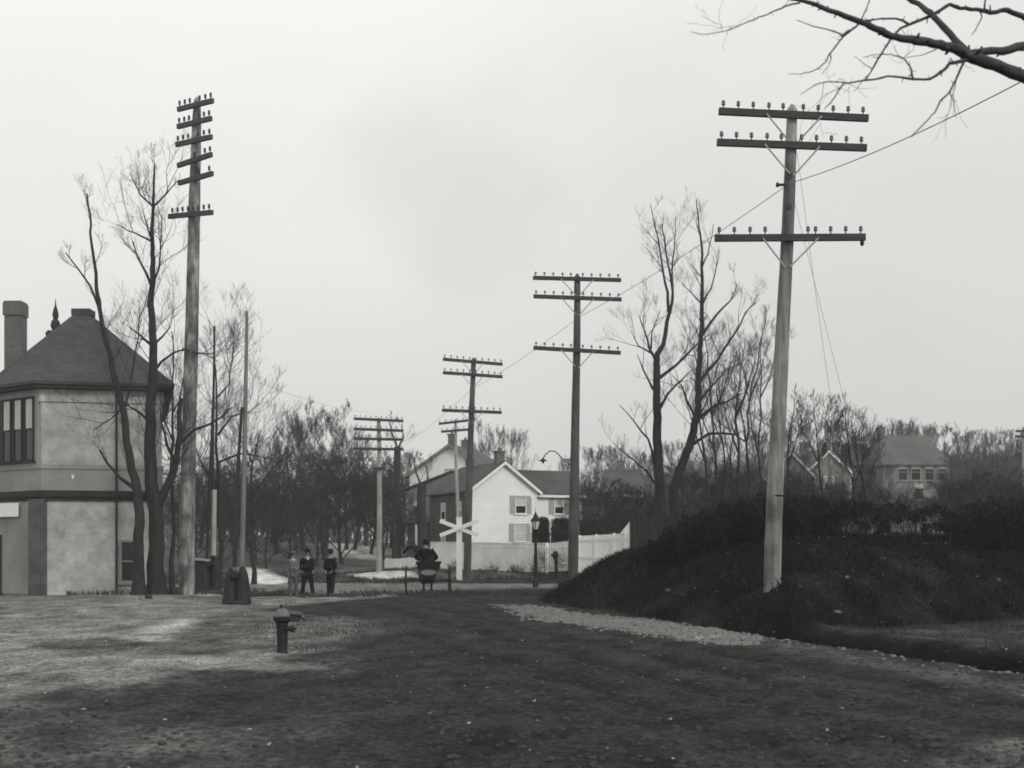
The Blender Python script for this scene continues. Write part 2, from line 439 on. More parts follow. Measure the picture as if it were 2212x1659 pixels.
# ------------------------------------------------------------------ telegraph poles
def pole(label, path, Y, r_top, r_base, arms, m_pole, m_arm, name='telegraph_pole', cat='telegraph pole', group=None, braces=True, roof=True, ins_mat=None, half_t=.075, pin=.22, rpow=.9):
    """path: top..base survey points; arms: (xl,yl,xr,yr, [pin fractions], dYl, dYr)"""
    pts=[P(vx,vy,Y) for vx,vy in path]
    base=pts[-1]; gz=h1(base.x,base.y); 
    if base.z>gz-.25: pts.append(Vector((base.x+(base.x-pts[-2].x)*.02,base.y,gz-.35)))
    loc=Vector((pts[-1].x,Y,gz))
    t=thing(name,label,cat,loc,group=group)
    # resample smoothly
    pp=[p-loc for p in pts]; top=pp[0].z; bot=pp[-1].z
    q=[]; n=26
    for i in range(n):
        z=top+(bot-top)*i/(n-1)
        for k in range(len(pp)-1):
            if pp[k].z>=z-1e-6>=pp[k+1].z-1e-4:
                u=(pp[k].z-z)/max(pp[k].z-pp[k+1].z,1e-6); q.append(Vector((pp[k].x+(pp[k+1].x-pp[k].x)*u,0,z))); break
    for it in range(3): 
        for i in range(1,len(q)-1): q[i].x=(q[i-1].x+2*q[i].x+q[i+1].x)/4
    rad=[(r_top+(r_base-r_top)*((top-p.z)/(top-bot))**rpow)*(1+.03*rnd.uniform(-1,1)) for p in q]
    mb=MB()
    if roof: q=[q[0]+Vector((0,0,r_top*1.1))]+q; rad=[r_top*.25]+rad
    mb.tube(q,rad,14); mb.build('pole_shaft',m_pole,t,smooth=True)
    def cx(z):
        k=min(range(len(q)),key=lambda i:abs(q[i].z-z)); return q[k].x, rad[k]
    pinm=None
    for ar in arms:
        xl,yl,xr,yr,fr=ar[:5]; dl,dr=(ar[5],ar[6]) if len(ar)>5 else (0,0)
        a=P(xl,yl,Y+dl)-loc; b=P(xr,yr,Y+dr)-loc
        c=(a+b)/2; x0,rr=cx(c.z); off=-(rr+half_t*.6)
        a.y+=off; b.y+=off
        d=(b-a).normalized(); L=(b-a).length
        side=d.cross(Vector((0,0,1))).normalized(); up=side.cross(d).normalized()
        M=Matrix((d,side,up)).transposed()
        mb=MB(); mb.box((a+b)/2,(L,half_t*1.3,half_t*2),M=M)
        arm=mb.build('crossarm',m_arm,t)
        for f in fr:
            p=a+(b-a)*f+up*half_t
            if pinm is None:
                g=MB(); g.lathe([(.016,0),(.016,.07*pin/.22)],k=6)
                g.lathe([(.030,.07),(.045,.075),(.047,.11),(.037,.125),(.042,.14),(.044,pin-.05),(.032,pin-.02),(.012,pin-.012)],k=10)
                o=g.build('insulator',ins_mat or M_ins,arm,smooth=True); pinm=o.data
            else: o=link('insulator',pinm,None,arm)
            o.location=p
        if braces:
            for s in (-1,1):
                pa=(a+b)/2+d*s*(L*.185)-up*half_t*.3+Vector((0,-half_t*.75,0))
                pz=pa.z-.62*abs(L)/3.3
                x1,r1=cx(pz); pb=Vector((x1+s*r1*.35,-(r1+.02),pz))
                pa2=Vector(((a+b)/2+d*s*L*.185)); pa2.y=pa.y-.01; pa2.z=pa.z
                mb=MB(); mb.tube([pa2,pb],[.02,.02],6); mb.build('arm_brace',M_brace,t)
    return t
def frac(n,skip=()): return [ (.03+.94*i/(n-1)) for i in range(n) if i not in skip]
ten=[.03,.13,.23,.335,.43,.565,.665,.765,.865,.965]
PG='telegraph poles along the right side of the road'
p1=pole('tall weathered telegraph pole with three crossarms on the dark bank, nearest of its row',
  [(1711,238),(1709,320),(1704,440),(1699,560),(1690,720),(1683,880),(1674,1060),(1669,1200),(1668,1300)],29,.125,.21,
  [(1550,246,1871,261,ten),(1546,313,1867,325,ten),(1541,519,1864,517,[.03,.13,.235,.335,.62,.67,.77,.87,.97])],M_pole,M_arm,group=PG,half_t=.078,pin=.20)
# iron strap, step bolts and notches on the nearest pole
def on_pole(t,Y,vx,vy): 
    return P(vx,vy,Y)-t.location
mb=MB(); c=on_pole(p1,29,1675.5,1071); mb.lathe([(.197,-.02),(.202,0),(.197,.02)],c,20); mb.build('iron_strap',M_iron,p1)
for vx,vy in ((1703,383),(1702,450)):
    mb=MB(); c=on_pole(p1,29,vx,vy); mb.box((c.x-.02,-.135,c.z),(.13,.03,.13)); mb.build('pole_notch',M_arm,p1)
mb=MB(); c=on_pole(p1,29,1693,402); mb.box((c.x-.1,-.1,c.z),(.2,.06,.05)); mb.lathe([(.03,0),(.04,.03),(.03,.1)],(c.x-.17,-.1,c.z-.05),8); mb.build('wire_bracket',M_iron,p1)
mb=MB(); c=on_pole(p1,29,1857,525); mb.lathe([(.02,.02),(.05,-.03),(.05,-.07),(.02,-.12)],(c.x,-.2,c.z),8); mb.build('hanging_insulator',M_iron,p1)
p2=pole('dark telegraph pole with three crossarms and a hooded street lamp bracket, second along the bank',
  [(1247,598),(1247,680),(1246,760),(1243,900),(1240,1100),(1237,1262)],49,.12,.215,
  [(1151,602,1341,607,ten),(1152,642,1342,649,ten),(1152,753,1340,764,ten)],M_pole_dk,M_arm,group=PG,half_t=.075,pin=.18)
# lamp bracket on the second pole
q=[on_pole(p2,49,1240,993),on_pole(p2,49,1217,993),on_pole(p2,49,1209,984),on_pole(p2,49,1199,975),on_pole(p2,49,1188,974),on_pole(p2,49,1178,982),on_pole(p2,49,1173,991)]
mb=MB(); mb.tube(q,[.022]*7,8); mb.tube([q[1],on_pole(p2,49,1240,1012)],[.012,.012],6); br=mb.build('lamp_bracket',M_iron,p2)
mb=MB(); c=q[-1]; mb.lathe([(.02,.05),(.04,0),(.17,-.07),(.175,-.09),(.06,-.09),(.045,-.16),(.01,-.19)],c,14); mb.build('lamp_shade',M_iron,p2,smooth=True)
p3=pole('dark telegraph pole with three crossarms in front of the white gabled house',
  [(1023,778),(1021,840),(1018,900),(1014,1040),(1011,1160),(1009,1256)],72,.14,.23,
  [(957,777,1086,788,frac(10)),(957,806,1086,815,frac(10)),(955,887,1084,892,frac(10))],M_pole_dk,M_arm,group=PG,half_t=.09,pin=.2)
p4=pole('thin pale telegraph pole with two short crossarms just left of the white gabled house',
  [(984,908),(985,1000),(989,1100),(992,1180),(994,1243)],84,.09,.14,
  [(948,916,1016,908,frac(6)),(953,933,1016,928,frac(6))],M_pole_lt,M_arm,half_t=.08,pin=.16,braces=False)
p5=pole('pale telegraph pole with four long crossarms beyond the two standing men',
  [(818,906),(819,960),(820,1060),(820,1140),(818,1244)],79,.12,.19,
  [(765,905,872,910,frac(10)),(765,927,872,931,frac(10)),(765,948,872,950,frac(10)),(764,970,872,971,frac(10)),(806,1012,834,1013,[.2,.8])],M_pole_lt,M_arm,half_t=.085,pin=.14,braces=False)
six=[.05,.2,.34,.62,.78,.93]
p6=pole('very tall patchy telegraph pole with stacked crossarms rising beside the left trees',
  [(426,217),(424,300),(421,400),(419,470),(417,600),(413,760),(409,900),(406,1060),(404,1180),(403,1292)],45,.125,.29,
  [(387,240,463,221,six,.45,-.45),(387,278,460,260,six,.4,-.4),(384,317,461,300,six,.4,-.4),(388,362,461,338,[.5,.8,.95],.5,-.5),(390,400,463,379,[.6,.9],.5,-.5),(369,472,463,463,[.08,.2,.32,.44,.56,.68,.8,.92],.6,-.6)],
  M_pole_pat,M_armm,half_t=.085,pin=.24,braces=False,ins_mat=M_arm,rpow=.42)
p7=pole('grey telegraph pole with two crossarms cut by the right picture edge beyond the thicket',
  [(2211,925),(2212,1000),(2213,1110)],100,.12,.18,[(2192,932,2232,931,[.1,.5,.9]),(2192,943,2232,943,[.1,.5,.9])],M_pole_lt,M_arm,half_t=.09,pin=.14,braces=False)

# overhead cable: from behind the camera's right, along the row
def wire(name,label,pts,r,cat='cable',sag=0.0,kind=None):
    path=[]
    for a,b in zip(pts[:-1],pts[1:]):
        for i in range(12):
            t=i/12; p=a.lerp(b,t); p.z-=sag*4*t*(1-t); path.append(p)
    path.append(pts[-1])
    mb=MB(); mb.tube(path,[r]*len(path),5); o=mb.build(name,M_wire); return tag(o,label,cat)
wire('overhead_cable','long sagging cable strung from pole to pole across the sky',
     [P(2330,110,16),P(1706,396,28.8),P(1252,684,48.8),P(1020,840,71.8),P(872,962,92)],.010,sag=.15)
wire('guy_wire','faint slack wire hanging from the nearest pole on its right side',[P(1722,330,29),P(1760,620,30),P(1800,900,32)],.005,cat='wire')
wire('guy_wire','faint straight stay wire slanting down behind the nearest pole into the thicket',[P(1706,396,29.1),P(1835,910,34),P(1850,1080,36)],.005,cat='wire')
for i,(y0,y1,lb) in enumerate(((766,770,'thin upper wire between the left pole and the gate arms'),(890,900,'thin lower wire between the left pole and the gate arms'))):
    wire('wire',lb,[P(417,y0,45),P(800,y1+ (120 if i==0 else 85),110)],.008,cat='wire',sag=.5)

# ------------------------------------------------------------------ trees
def jitter_path(pts, steps, amt, rg):
    out=[]
    for k in range(len(pts)-1):
        a,b=pts[k],pts[k+1]
        for i in range(steps):
            t=i/steps; p=a.lerp(b,t)
            if not(i==0): p=p+Vector((rg.uniform(-1,1),rg.uniform(-1,1),rg.uniform(-1,1)))*amt*(b-a).length
            out.append(p)
    out.append(pts[-1]); return out
def grow(S,p,d,L,r,lv,rg,up=.25,wob=.22,n=6,kids=(4,7),spread=.75,shrink=.62,rmin=.004):
    if r<rmin*.7: r=rmin*.7
    st=L/n; pos=p.copy(); d=d.normalized(); rr=r
    nk=rg.randint(*kids) if lv>0 else 0
    at=sorted(rg.uniform(.2,.98) for _ in range(nk)); ai=0
    for i in range(n):
        d=(d+Vector((rg.gauss(0,wob),rg.gauss(0,wob),rg.gauss(0,wob)+up*.3))).normalized()
        q=pos+d*st; r2=max(r*(1-(i+1)/n*.8),rmin*.6)
        S.add(pos,q,rr,r2)
        while ai<nk and at[ai]<=(i+1)/n:
            t=at[ai]; ai+=1
            ax=Vector((rg.gauss(0,1),rg.gauss(0,1),rg.gauss(0,1)))
            ax=(ax-d*ax.dot(d)).normalized()
            dd=(d*math.cos(spread)+ax*math.sin(spread)+Vector((0,0,up))).normalized()
            grow(S,pos.lerp(q,.5),dd,L*shrink*(1.15-.6*t)*rg.uniform(.7,1.2),rr*.55,lv-1,rg,up,wob,max(3,n-1),kids,spread,shrink,rmin)
        pos=q; rr=r2
def custom_tree(label,Y,trunk,tr,limbs,seed,twigL=1.6,lv=2,kpm=1.3,group=None,mt=None,mtw=None,up=.34,dyamp=.8,name='bare_tree',rmin=.005,twr=.018,spread=.72,wob=.13,kids=(4,7),cat='tree',start=.25):
    """trunk: survey points base->top; limbs: list of (points,r0,r1,dY at end)"""
    rg=random.Random(seed); mt=mt or M_bark; mtw=mtw or M_twig
    b=P(trunk[0][0],trunk[0][1],Y); gz=h1(b.x,b.y); loc=Vector((b.x,Y,gz))
    t=thing(name,label,cat,loc,group=group)
    pts=[P(x,y,Y)-loc for x,y in trunk]; pts[0].z=-.3
    tp=jitter_path(pts,3,.035,rg)
    L=[0]
    for a,c in zip(tp[:-1],tp[1:]): L.append(L[-1]+(c-a).length)
    rad=[tr[0]+(tr[1]-tr[0])*(l/L[-1])**.85 for l in L]
    rad[0]*=1.5; rad[1]*=1.12
    mb=MB(); mb.tube(tp,rad,10); mb.build('trunk',mt,t,smooth=True)
    S=Segs()
    def twigs(path,r0,r1,dens):
        ln=0; tot=sum((c-a).length for a,c in zip(path[:-1],path[1:])) or 1
        for a,c in zip(path[:-1],path[1:]):
            seg=(c-a).length; k=seg*dens; k=int(k)+(rg.random()<k-int(k))
            for _ in range(k):
                u=(ln+seg*rg.random())/tot
                if u<start: continue
                p=a.lerp(c,rg.random()); dd=(c-a).normalized()
                ax=Vector((rg.gauss(0,1),rg.gauss(0,1),rg.gauss(0,.6))); ax=(ax-dd*ax.dot(dd)).normalized()
                d=(dd*math.cos(spread)+ax*math.sin(spread)).normalized()
                grow(S,p,d,twigL*rg.uniform(.5,1.25)*(1.15-.6*u),min(twr,(r0+(r1-r0)*u)*.6),lv,rg,up,wob=wob,kids=kids,rmin=rmin)
            ln+=seg
    twigs(tp,tr[0],tr[1],kpm)
    for lp,r0,r1,dy in limbs:
        pl=[P(x,y,Y+dy*i/(len(lp)-1)) for i,(x,y) in enumerate(lp)]
        pl=[p-loc for p in pl]; pj=jitter_path(pl,2,.04,rg)
        n=len(pj)
        mb=MB(); mb.tube(pj,[r0+(r1-r0)*(i/(n-1))**.8 for i in range(n)],8); mb.build('limb',mt,t,smooth=True)
        o=start; 
        st0=start; start_=.1
        ln=0
        twigs(pj,r0,r1,kpm*1.5)
    me=S.mesh('branches',3); link('branches',me,mtw,t)
    return t
LG='bare trees beside the stone building'
custom_tree('thin forked bare tree leaning left in front of the stone building',43.5,
  [(300,1292),(299,1180),(302,1110),(297,1061),(280,983),(267,889),(241,794),(224,717),(215,665),(208,618),(198,528),(195,462),(188,418)],(.23,.025),
  [([(224,717),(212,661),(195,618),(169,581),(142,546)],.06,.02,.6),
   ([(297,1061),(270,1040),(258,1031),(232,1001),(215,971)],.09,.03,-.5),
   ([(267,889),(278,850),(292,760),(300,690),(318,640)],.05,.015,.8)],11,twigL=1.9,kpm=1.3,group=LG,rmin=.0045)
custom_tree('thick dark bare tree with straight trunk between the stone building and the tall pole',44.2,
  [(338,1292),(339,1180),(336,1100),(329,1061),(325,996),(326,915),(331,803),(329,717),(327,631),(331,561),(329,522),(331,446),(334,356)],(.34,.03),
  [([(331,446),(350,428),(370,405),(387,388)],.045,.015,.5),([(331,446),(304,422),(292,398),(280,374)],.04,.012,-.5),
   ([(329,522),(318,488),(308,452)],.04,.012,.5),([(329,522),(305,510),(278,499),(255,485)],.045,.012,-.4),
   ([(327,617),(304,568),(288,522)],.06,.02,.6),([(331,612),(344,578),(347,520),(350,462)],.05,.015,-.6),
   ([(329,747),(300,722),(280,708)],.06,.02,.4),([(331,750),(350,728),(368,706)],.06,.02,.5),
   ([(331,803),(350,780),(375,762),(400,755),(440,765),(470,780)],.06,.015,.9),
   ([(326,915),(300,890),(275,875),(240,905),(200,930)],.06,.015,-1),
   ([(338,1100),(366,1039),(381,996),(389,932),(387,889),(392,860)],.17,.07,.3),
   ([(385,960),(420,928),(456,915),(480,900),(500,880)],.07,.02,.9),
   ([(381,996),(360,960),(350,920),(346,880)],.07,.02,-.5)],12,twigL=2.4,kpm=2.0,wob=.18,group=LG,rmin=.0045)
custom_tree('slender bare sapling just left of the tall patchy pole',47,
  [(373,1270),(372,1060),(374,950),(373,840),(374,780),(371,716)],(.10,.02),
  [([(374,890),(390,860),(398,800)],.04,.012,.6),([(373,950),(355,905),(345,860)],.04,.012,-.5)],13,twigL=2.2,kpm=2.4,group=LG)
custom_tree('spreading bare tree standing behind the far raised gate',56,
  [(478,1268),(474,1130),(470,1000),(468,900),(466,800),(464,704)],(.13,.02),
  [([(470,940),(500,900),(540,890),(560,870)],.06,.015,.8),([(468,860),(495,830),(502,770),(505,690)],.05,.012,.8),([(470,1000),(520,980),(560,985),(600,1000)],.06,.015,-.8),([(474,1060),(440,1010),(420,960),(405,900)],.06,.015,.5)],14,twigL=3.0,kpm=2.6,lv=2,group=LG,rmin=.006)
custom_tree('low bushy bare tree with arching branches right of the near raised gate',60,
  [(548,1240),(545,1160),(540,1080),(545,1000),(560,940)],(.12,.03),
  [([(542,1080),(575,1030),(600,1000),(640,975)],.06,.015,.8),([(541,1080),(510,1040),(490,1010)],.06,.015,-.8),([(545,1000),(520,950),(510,900)],.05,.012,.3)],15,twigL=3.0,kpm=3.4,group=LG,rmin=.007)

RG='bare trees on the bank at right'
v5=lambda x,y:((2300+x/1.508)/1.8228,(1350+y/1.508)/1.8228)
v3=lambda x,y:((2400+x/1.7467)/1.8228,(750+y/1.7467)/1.8228)
custom_tree('tall bare tree with an upright fork, left of the pair on the bank',57,
  [(1437,1150),v5(450,900),v5(440,700),v5(433,500),v5(430,350),v5(432,150),v3(325,1130)],(.30,.15),
  [([v3(325,1130),v3(370,1060),v3(395,900),v3(420,820),v3(435,700),v3(410,540),v3(380,330),v3(360,230)],.13,.02,.4),
   ([v3(410,840),v3(400,700),v3(375,600),v3(345,400),v3(310,240),v3(280,90)],.08,.015,-.4),
   ([v3(435,740),v3(430,600),v3(445,400),v3(455,180)],.06,.012,.8),
   ([v3(325,1180),v3(275,1090),v3(240,960),v3(205,860)],.08,.015,-.8),
   ([v3(290,1120),v3(200,1070),v3(150,960)],.05,.012,-.4),
   ([v3(285,1090),v3(290,980),v3(345,830)],.05,.012,.5),
   ([v3(330,1300),v3(460,1200),v3(600,1060),v3(680,990)],.09,.02,1),
   ([v3(330,1530),v3(400,1400),v3(500,1300),v3(560,1240)],.08,.02,.8),
   ([v3(300,1370),v3(230,1230),v3(190,1130)],.06,.015,-.8),
   ([v5(440,860),v5(370,760),v5(290,690),v5(180,600)],.07,.015,.8),
   ([v5(415,720),v5(380,570),v5(300,470),v5(210,370)],.07,.015,-.8)],21,twigL=2.2,kpm=1.15,group=RG,rmin=.005,twr=.022,up=.36,wob=.17)
custom_tree('tall bare tree with leaning base and straight upper trunk, right of the bank pair',58,
  [(1452,1130),v5(530,880),v5(590,700),v5(640,560),v5(665,450),v5(680,380),v3(610,1330),v3(625,1150),v3(628,1000),v3(635,780),v3(638,600),v3(630,350),v3(612,200),v3(600,60)],(.30,.02),
  [([v5(680,450),v5(780,370),v5(850,350),v5(940,300)],.10,.03,1),
   ([v3(610,1330),v3(740,1170),v3(850,1000),v3(935,840),v3(1010,770)],.09,.015,-.7),
   ([v3(628,1010),v3(740,850),v3(830,760),v3(880,640)],.08,.015,.8),
   ([v3(635,790),v3(700,670),v3(740,500),v3(755,420)],.05,.012,.8),
   ([v3(635,600),v3(565,515)],.03,.012,-.4),([v3(635,780),v3(560,700),v3(500,650)],.04,.012,-.5),
   ([v3(640,520),v3(680,430),v3(700,330),v3(715,230)],.04,.012,.4),
   ([v3(600,1480),v3(700,1350),v3(800,1230),v3(900,1190)],.07,.015,.9),
   ([v3(585,1550),v3(530,1440),v3(500,1350),v3(430,1270)],.07,.015,-.6),
   ([v5(650,600),v5(740,540),v5(900,545),v5(960,590)],.09,.03,-1)],22,twigL=2.2,kpm=1.15,group=RG,rmin=.005,twr=.022,up=.36,wob=.17)
saps=[([(1532,1090),(1524,1000),(1510,900),(1508,820),(1500,740)],.09,'slender bare tree just right of the leaning-base tree'),
      ([(1545,1090),(1545,980),(1538,900),(1528,800),(1520,690)],.09,'slender bare tree, second right of the leaning-base tree'),
      ([(1565,1090),(1562,960),(1550,880),(1548,800)],.08,'slender bare tree in the middle of the sapling row on the bank'),
      ([(1600,1090),(1596,980),(1588,900),(1600,800),(1610,730)],.10,'bushy upright bare tree with crossing stems on the bank'),
      ([(1618,1090),(1612,960),(1620,860),(1640,760),(1655,680)],.09,'slender bare tree leaning right toward the nearest pole'),
      ([(1640,1090),(1638,980),(1642,860),(1646,720)],.08,'slender bare tree hard against the left side of the nearest pole'),
      ([(1580,1095),(1578,1000),(1590,900),(1578,820)],.07,'thin twiggy sapling between the slender bank trees')]
for i,(tp,r,lb) in enumerate(saps):
    custom_tree(lb,55+i*.7,tp,(r,.015),[([tp[1],((tp[1][0]+tp[2][0])/2-22,tp[2][1]+10),(tp[2][0]-38,tp[2][1]-70)],r*.5,.012,.6),([tp[2],(tp[2][0]+22,tp[2][1]-50),(tp[2][0]+42,tp[2][1]-120)],r*.5,.012,-.6)],30+i,twigL=1.9,kpm=2.0,lv=2,group=RG,rmin=.0055,up=.4,wob=.16)
for i,(tp,lb,Yd) in enumerate((([(1712,1100),(1702,1000),(1708,920),(1716,860)],'twiggy sapling just right of the nearest pole',50),
                    ([(1775,1110),(1768,1000),(1765,950),(1758,880)],'twiggy bare sapling in front of the shed gable',48),
                    ([(1855,1150),(1845,1050),(1832,960),(1826,880)],'dark-stemmed sapling rising from the thicket left of the grey house',46),
                    ([(1872,1150),(1868,1060),(1850,980),(1838,900)],'dark leaning sapling close beside the grey house front',47))):
    custom_tree(lb,Yd,tp,(.07,.012),[([tp[1],(tp[1][0]-20,tp[1][1]-50),(tp[1][0]-45,tp[1][1]-85)],.03,.01,.5),([tp[1],(tp[1][0]+18,tp[1][1]-50),(tp[1][0]+30,tp[1][1]-95)],.03,.01,-.5)],50+i,twigL=1.7,kpm=2.6,group='saplings in the thicket',rmin=.008,mt=M_bark)

# generic background trees: a few kinds, copied
def proto_tree(seed,h,r,label,lv=3,mt=None,mtw=None,first=.28,n=16,kids=(4,6),rmin=.02,up=.22,dense=1.0,spreadL=.5,wob=.12):
    rg=random.Random(seed)
    t=thing('bare_tree',label,'tree')
    pts=[Vector((0,0,-.6))]; d=Vector((0,0,1)); 
    for i in range(8):
        d=(d+Vector((rg.gauss(0,.09),rg.gauss(0,.09),.2))).normalized(); pts.append(pts[-1]+d*(h*.92/8))
    mb=MB(); mb.tube(pts,[r*(1-.88*(i/8)**.8) for i in range(9)],8); mb.build('trunk',mt or M_barkg,t,smooth=True)
    S=Segs()
    for i in range(int(n*dense)):
        u=first+(1-first)*(i+rg.random())/(n*dense)
        k=min(int(u*8),7); p=pts[k].lerp(pts[k+1],u*8-k)
        a=rg.uniform(0,2*PI); e=rg.uniform(.5,1.1)
        d=Vector((math.cos(a)*math.cos(e),math.sin(a)*math.cos(e),math.sin(e)))
        grow(S,p,d,h*spreadL*(1.1-.75*u)*rg.uniform(.75,1.2),r*.42*(1.15-u),lv,rg,up,wob=wob,rmin=rmin,n=5,kids=kids,spread=.62)
    link('branches',S.mesh('branches',3),mtw or M_twig,t)
    return t
k1=proto_tree(101,13,.26,'x',lv=3,kids=(4,6),n=17,rmin=.013,up=.5,spreadL=.46)
k2=proto_tree(102,9,.2,'x',lv=3,kids=(4,6),n=18,first=.2,rmin=.018,up=.05,mtw=M_twigd,mt=M_bark,spreadL=.62)
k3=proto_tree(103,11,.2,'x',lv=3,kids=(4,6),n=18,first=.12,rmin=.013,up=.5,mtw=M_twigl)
k4=proto_tree(104,7,.14,'x',lv=3,kids=(4,6),n=18,first=.12,rmin=.018,up=.15,mtw=M_twigd,mt=M_bark,spreadL=.6)
protos={1:k1,2:k2,3:k3,4:k4}; first_use={1:True,2:True,3:True,4:True}; BH={1:13,2:9,3:11,4:7}
def put(kind,vx,vtop,Y,label,group,wide=1.0):
    x=X(vx,Y); g=h1(x,Y); hgt=Z(vtop,Y)-g; s=hgt/(BH[kind]*1.02)
    src=protos[kind]
    if first_use[kind]:
        first_use[kind]=False; o=src; o.location=(x,Y,g); o.rotation_euler=(0,0,rnd.uniform(0,6)); o.scale=(s*wide,s*wide,s); o['label']=label; o['group']=group
    else: o=dup(src,(x,Y,g),rnd.uniform(0,6.28),(s*wide,s*wide,s),label,group)
    return o
ords=['first','second','third','fourth','fifth','sixth','seventh','eighth','ninth','tenth','eleventh','twelfth','thirteenth','fourteenth','fifteenth','sixteenth','seventeenth','eighteenth','nineteenth','twentieth','twenty-first','twenty-second','twenty-third','twenty-fourth','twenty-fifth','twenty-sixth','twenty-seventh','twenty-eighth']
BG1='tall bare trees beyond the crossing'
for i,(k,vx,vt,Y,w) in enumerate([(1,592,935,120,1.1),(1,640,872,112,1.1),(1,705,868,108,1.1),(1,748,905,118,1.0),(3,790,960,125,1.0),(3,672,905,135,1.1)]):
    put(k,vx,vt,Y,f'tall hazy bare tree, {ords[i]} from the left above the dark crowns beyond the crossing' if i<5 else 'tall pale bare tree half hidden between the two tallest beyond the crossing',BG1,w)
BG2='low dark crowned trees beyond the crossing'
for i,(k,vx,vt,Y,w) in enumerate([(2,520,1010,104,1.2),(4,552,1045,98,1.2),(2,598,985,112,1.3),(4,622,1030,99,1.2),(2,655,975,116,1.2),(2,700,985,104,1.2),(4,742,1010,98,1.3),(2,765,985,118,1.2),(2,800,1000,112,1.1),(4,832,1035,104,1.1),(2,870,995,128,1.1),(4,575,1060,92,1.0),(4,680,1040,94,1.1),(2,845,985,124,1.0),(2,385,1010,110,1.3),(2,430,985,120,1.3),(2,475,1005,112,1.3),(2,505,990,125,1.2),(4,415,1060,95,1.3),(4,480,1070,92,1.3),(2,540,1000,122,1.3)]):
    put(k,vx,vt,Y,f'low dark round-crowned bare tree, {ords[i]} of those set down beyond the crossing' ,BG2,w)
BG3='hazy trees behind the left houses'
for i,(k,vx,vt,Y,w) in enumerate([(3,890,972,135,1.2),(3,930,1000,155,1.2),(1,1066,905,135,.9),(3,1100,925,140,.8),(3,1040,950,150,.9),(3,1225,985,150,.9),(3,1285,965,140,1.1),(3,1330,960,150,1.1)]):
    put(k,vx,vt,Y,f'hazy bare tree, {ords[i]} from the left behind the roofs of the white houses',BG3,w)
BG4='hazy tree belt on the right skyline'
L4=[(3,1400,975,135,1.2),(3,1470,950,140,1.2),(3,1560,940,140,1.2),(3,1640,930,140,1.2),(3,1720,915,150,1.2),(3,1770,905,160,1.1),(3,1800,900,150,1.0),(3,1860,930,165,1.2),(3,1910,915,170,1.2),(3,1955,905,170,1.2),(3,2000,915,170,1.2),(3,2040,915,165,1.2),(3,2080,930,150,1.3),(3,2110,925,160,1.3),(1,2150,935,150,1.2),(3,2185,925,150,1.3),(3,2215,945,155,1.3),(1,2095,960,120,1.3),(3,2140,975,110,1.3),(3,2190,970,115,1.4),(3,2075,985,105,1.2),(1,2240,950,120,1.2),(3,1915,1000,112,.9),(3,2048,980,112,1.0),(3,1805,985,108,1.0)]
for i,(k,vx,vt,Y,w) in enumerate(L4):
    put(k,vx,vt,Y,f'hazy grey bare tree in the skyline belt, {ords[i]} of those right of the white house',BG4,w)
BG5='small trees on the slope behind the bank'
for i,(k,vx,vt,Y,w) in enumerate([(4,1290,1040,95,1.2),(4,1330,1060,90,1.3),(4,1365,1045,85,1.1),(4,1405,1060,80,1.1),(4,1480,1010,88,1.2),(4,1540,1020,85,1.2),(4,1600,1000,86,1.2),(4,1650,1010,84,1.2),(4,1730,1020,80,1.0),(4,1800,1040,78,1.1),(4,1900,1050,70,1.0),(4,1960,1062,72,1.0),(4,2070,1030,80,1.3),(4,2120,1020,82,1.3),(4,2180,1020,80,1.3),(4,2215,1035,72,1.3),(4,2040,1060,74,1.1),(4,1845,1045,76,1.0)]):
    put(k,vx,vt,Y,f'small dark scrubby tree, {ords[i]} from the left on the slope behind the bank' if i<16 else f'small dark scrubby tree, {ords[i]} set among the scrub before the grey house',BG5,w)
# two thick trunks by the far white house
for (vx,top,bot,Y,w,lb) in ((858,965,1205,92,17,'thick dark limbless trunk left of the far white house'),(911,1052,1192,90,22,'thick dark trunk standing in front of the far white house porch')):
    custom_tree(lb,Y,[(vx,bot),(vx,(top+bot)/2),(vx+1,top)],(w/2*Y/F,w/2.3*Y/F),[([(vx,bot-75),(vx-22,bot-85),(vx-40,bot-95)],.12,.04,.5),([(vx+1,top+8),(vx+14,top-20),(vx+10,top-50)],.1,.03,.5),([(vx+1,top+8),(vx-12,top-30),(vx-16,top-60)],.1,.03,-.5)],int(70+vx),twigL=1.6,kpm=.8,group='thick trunks by the far white house',rmin=.012,mt=M_bark)

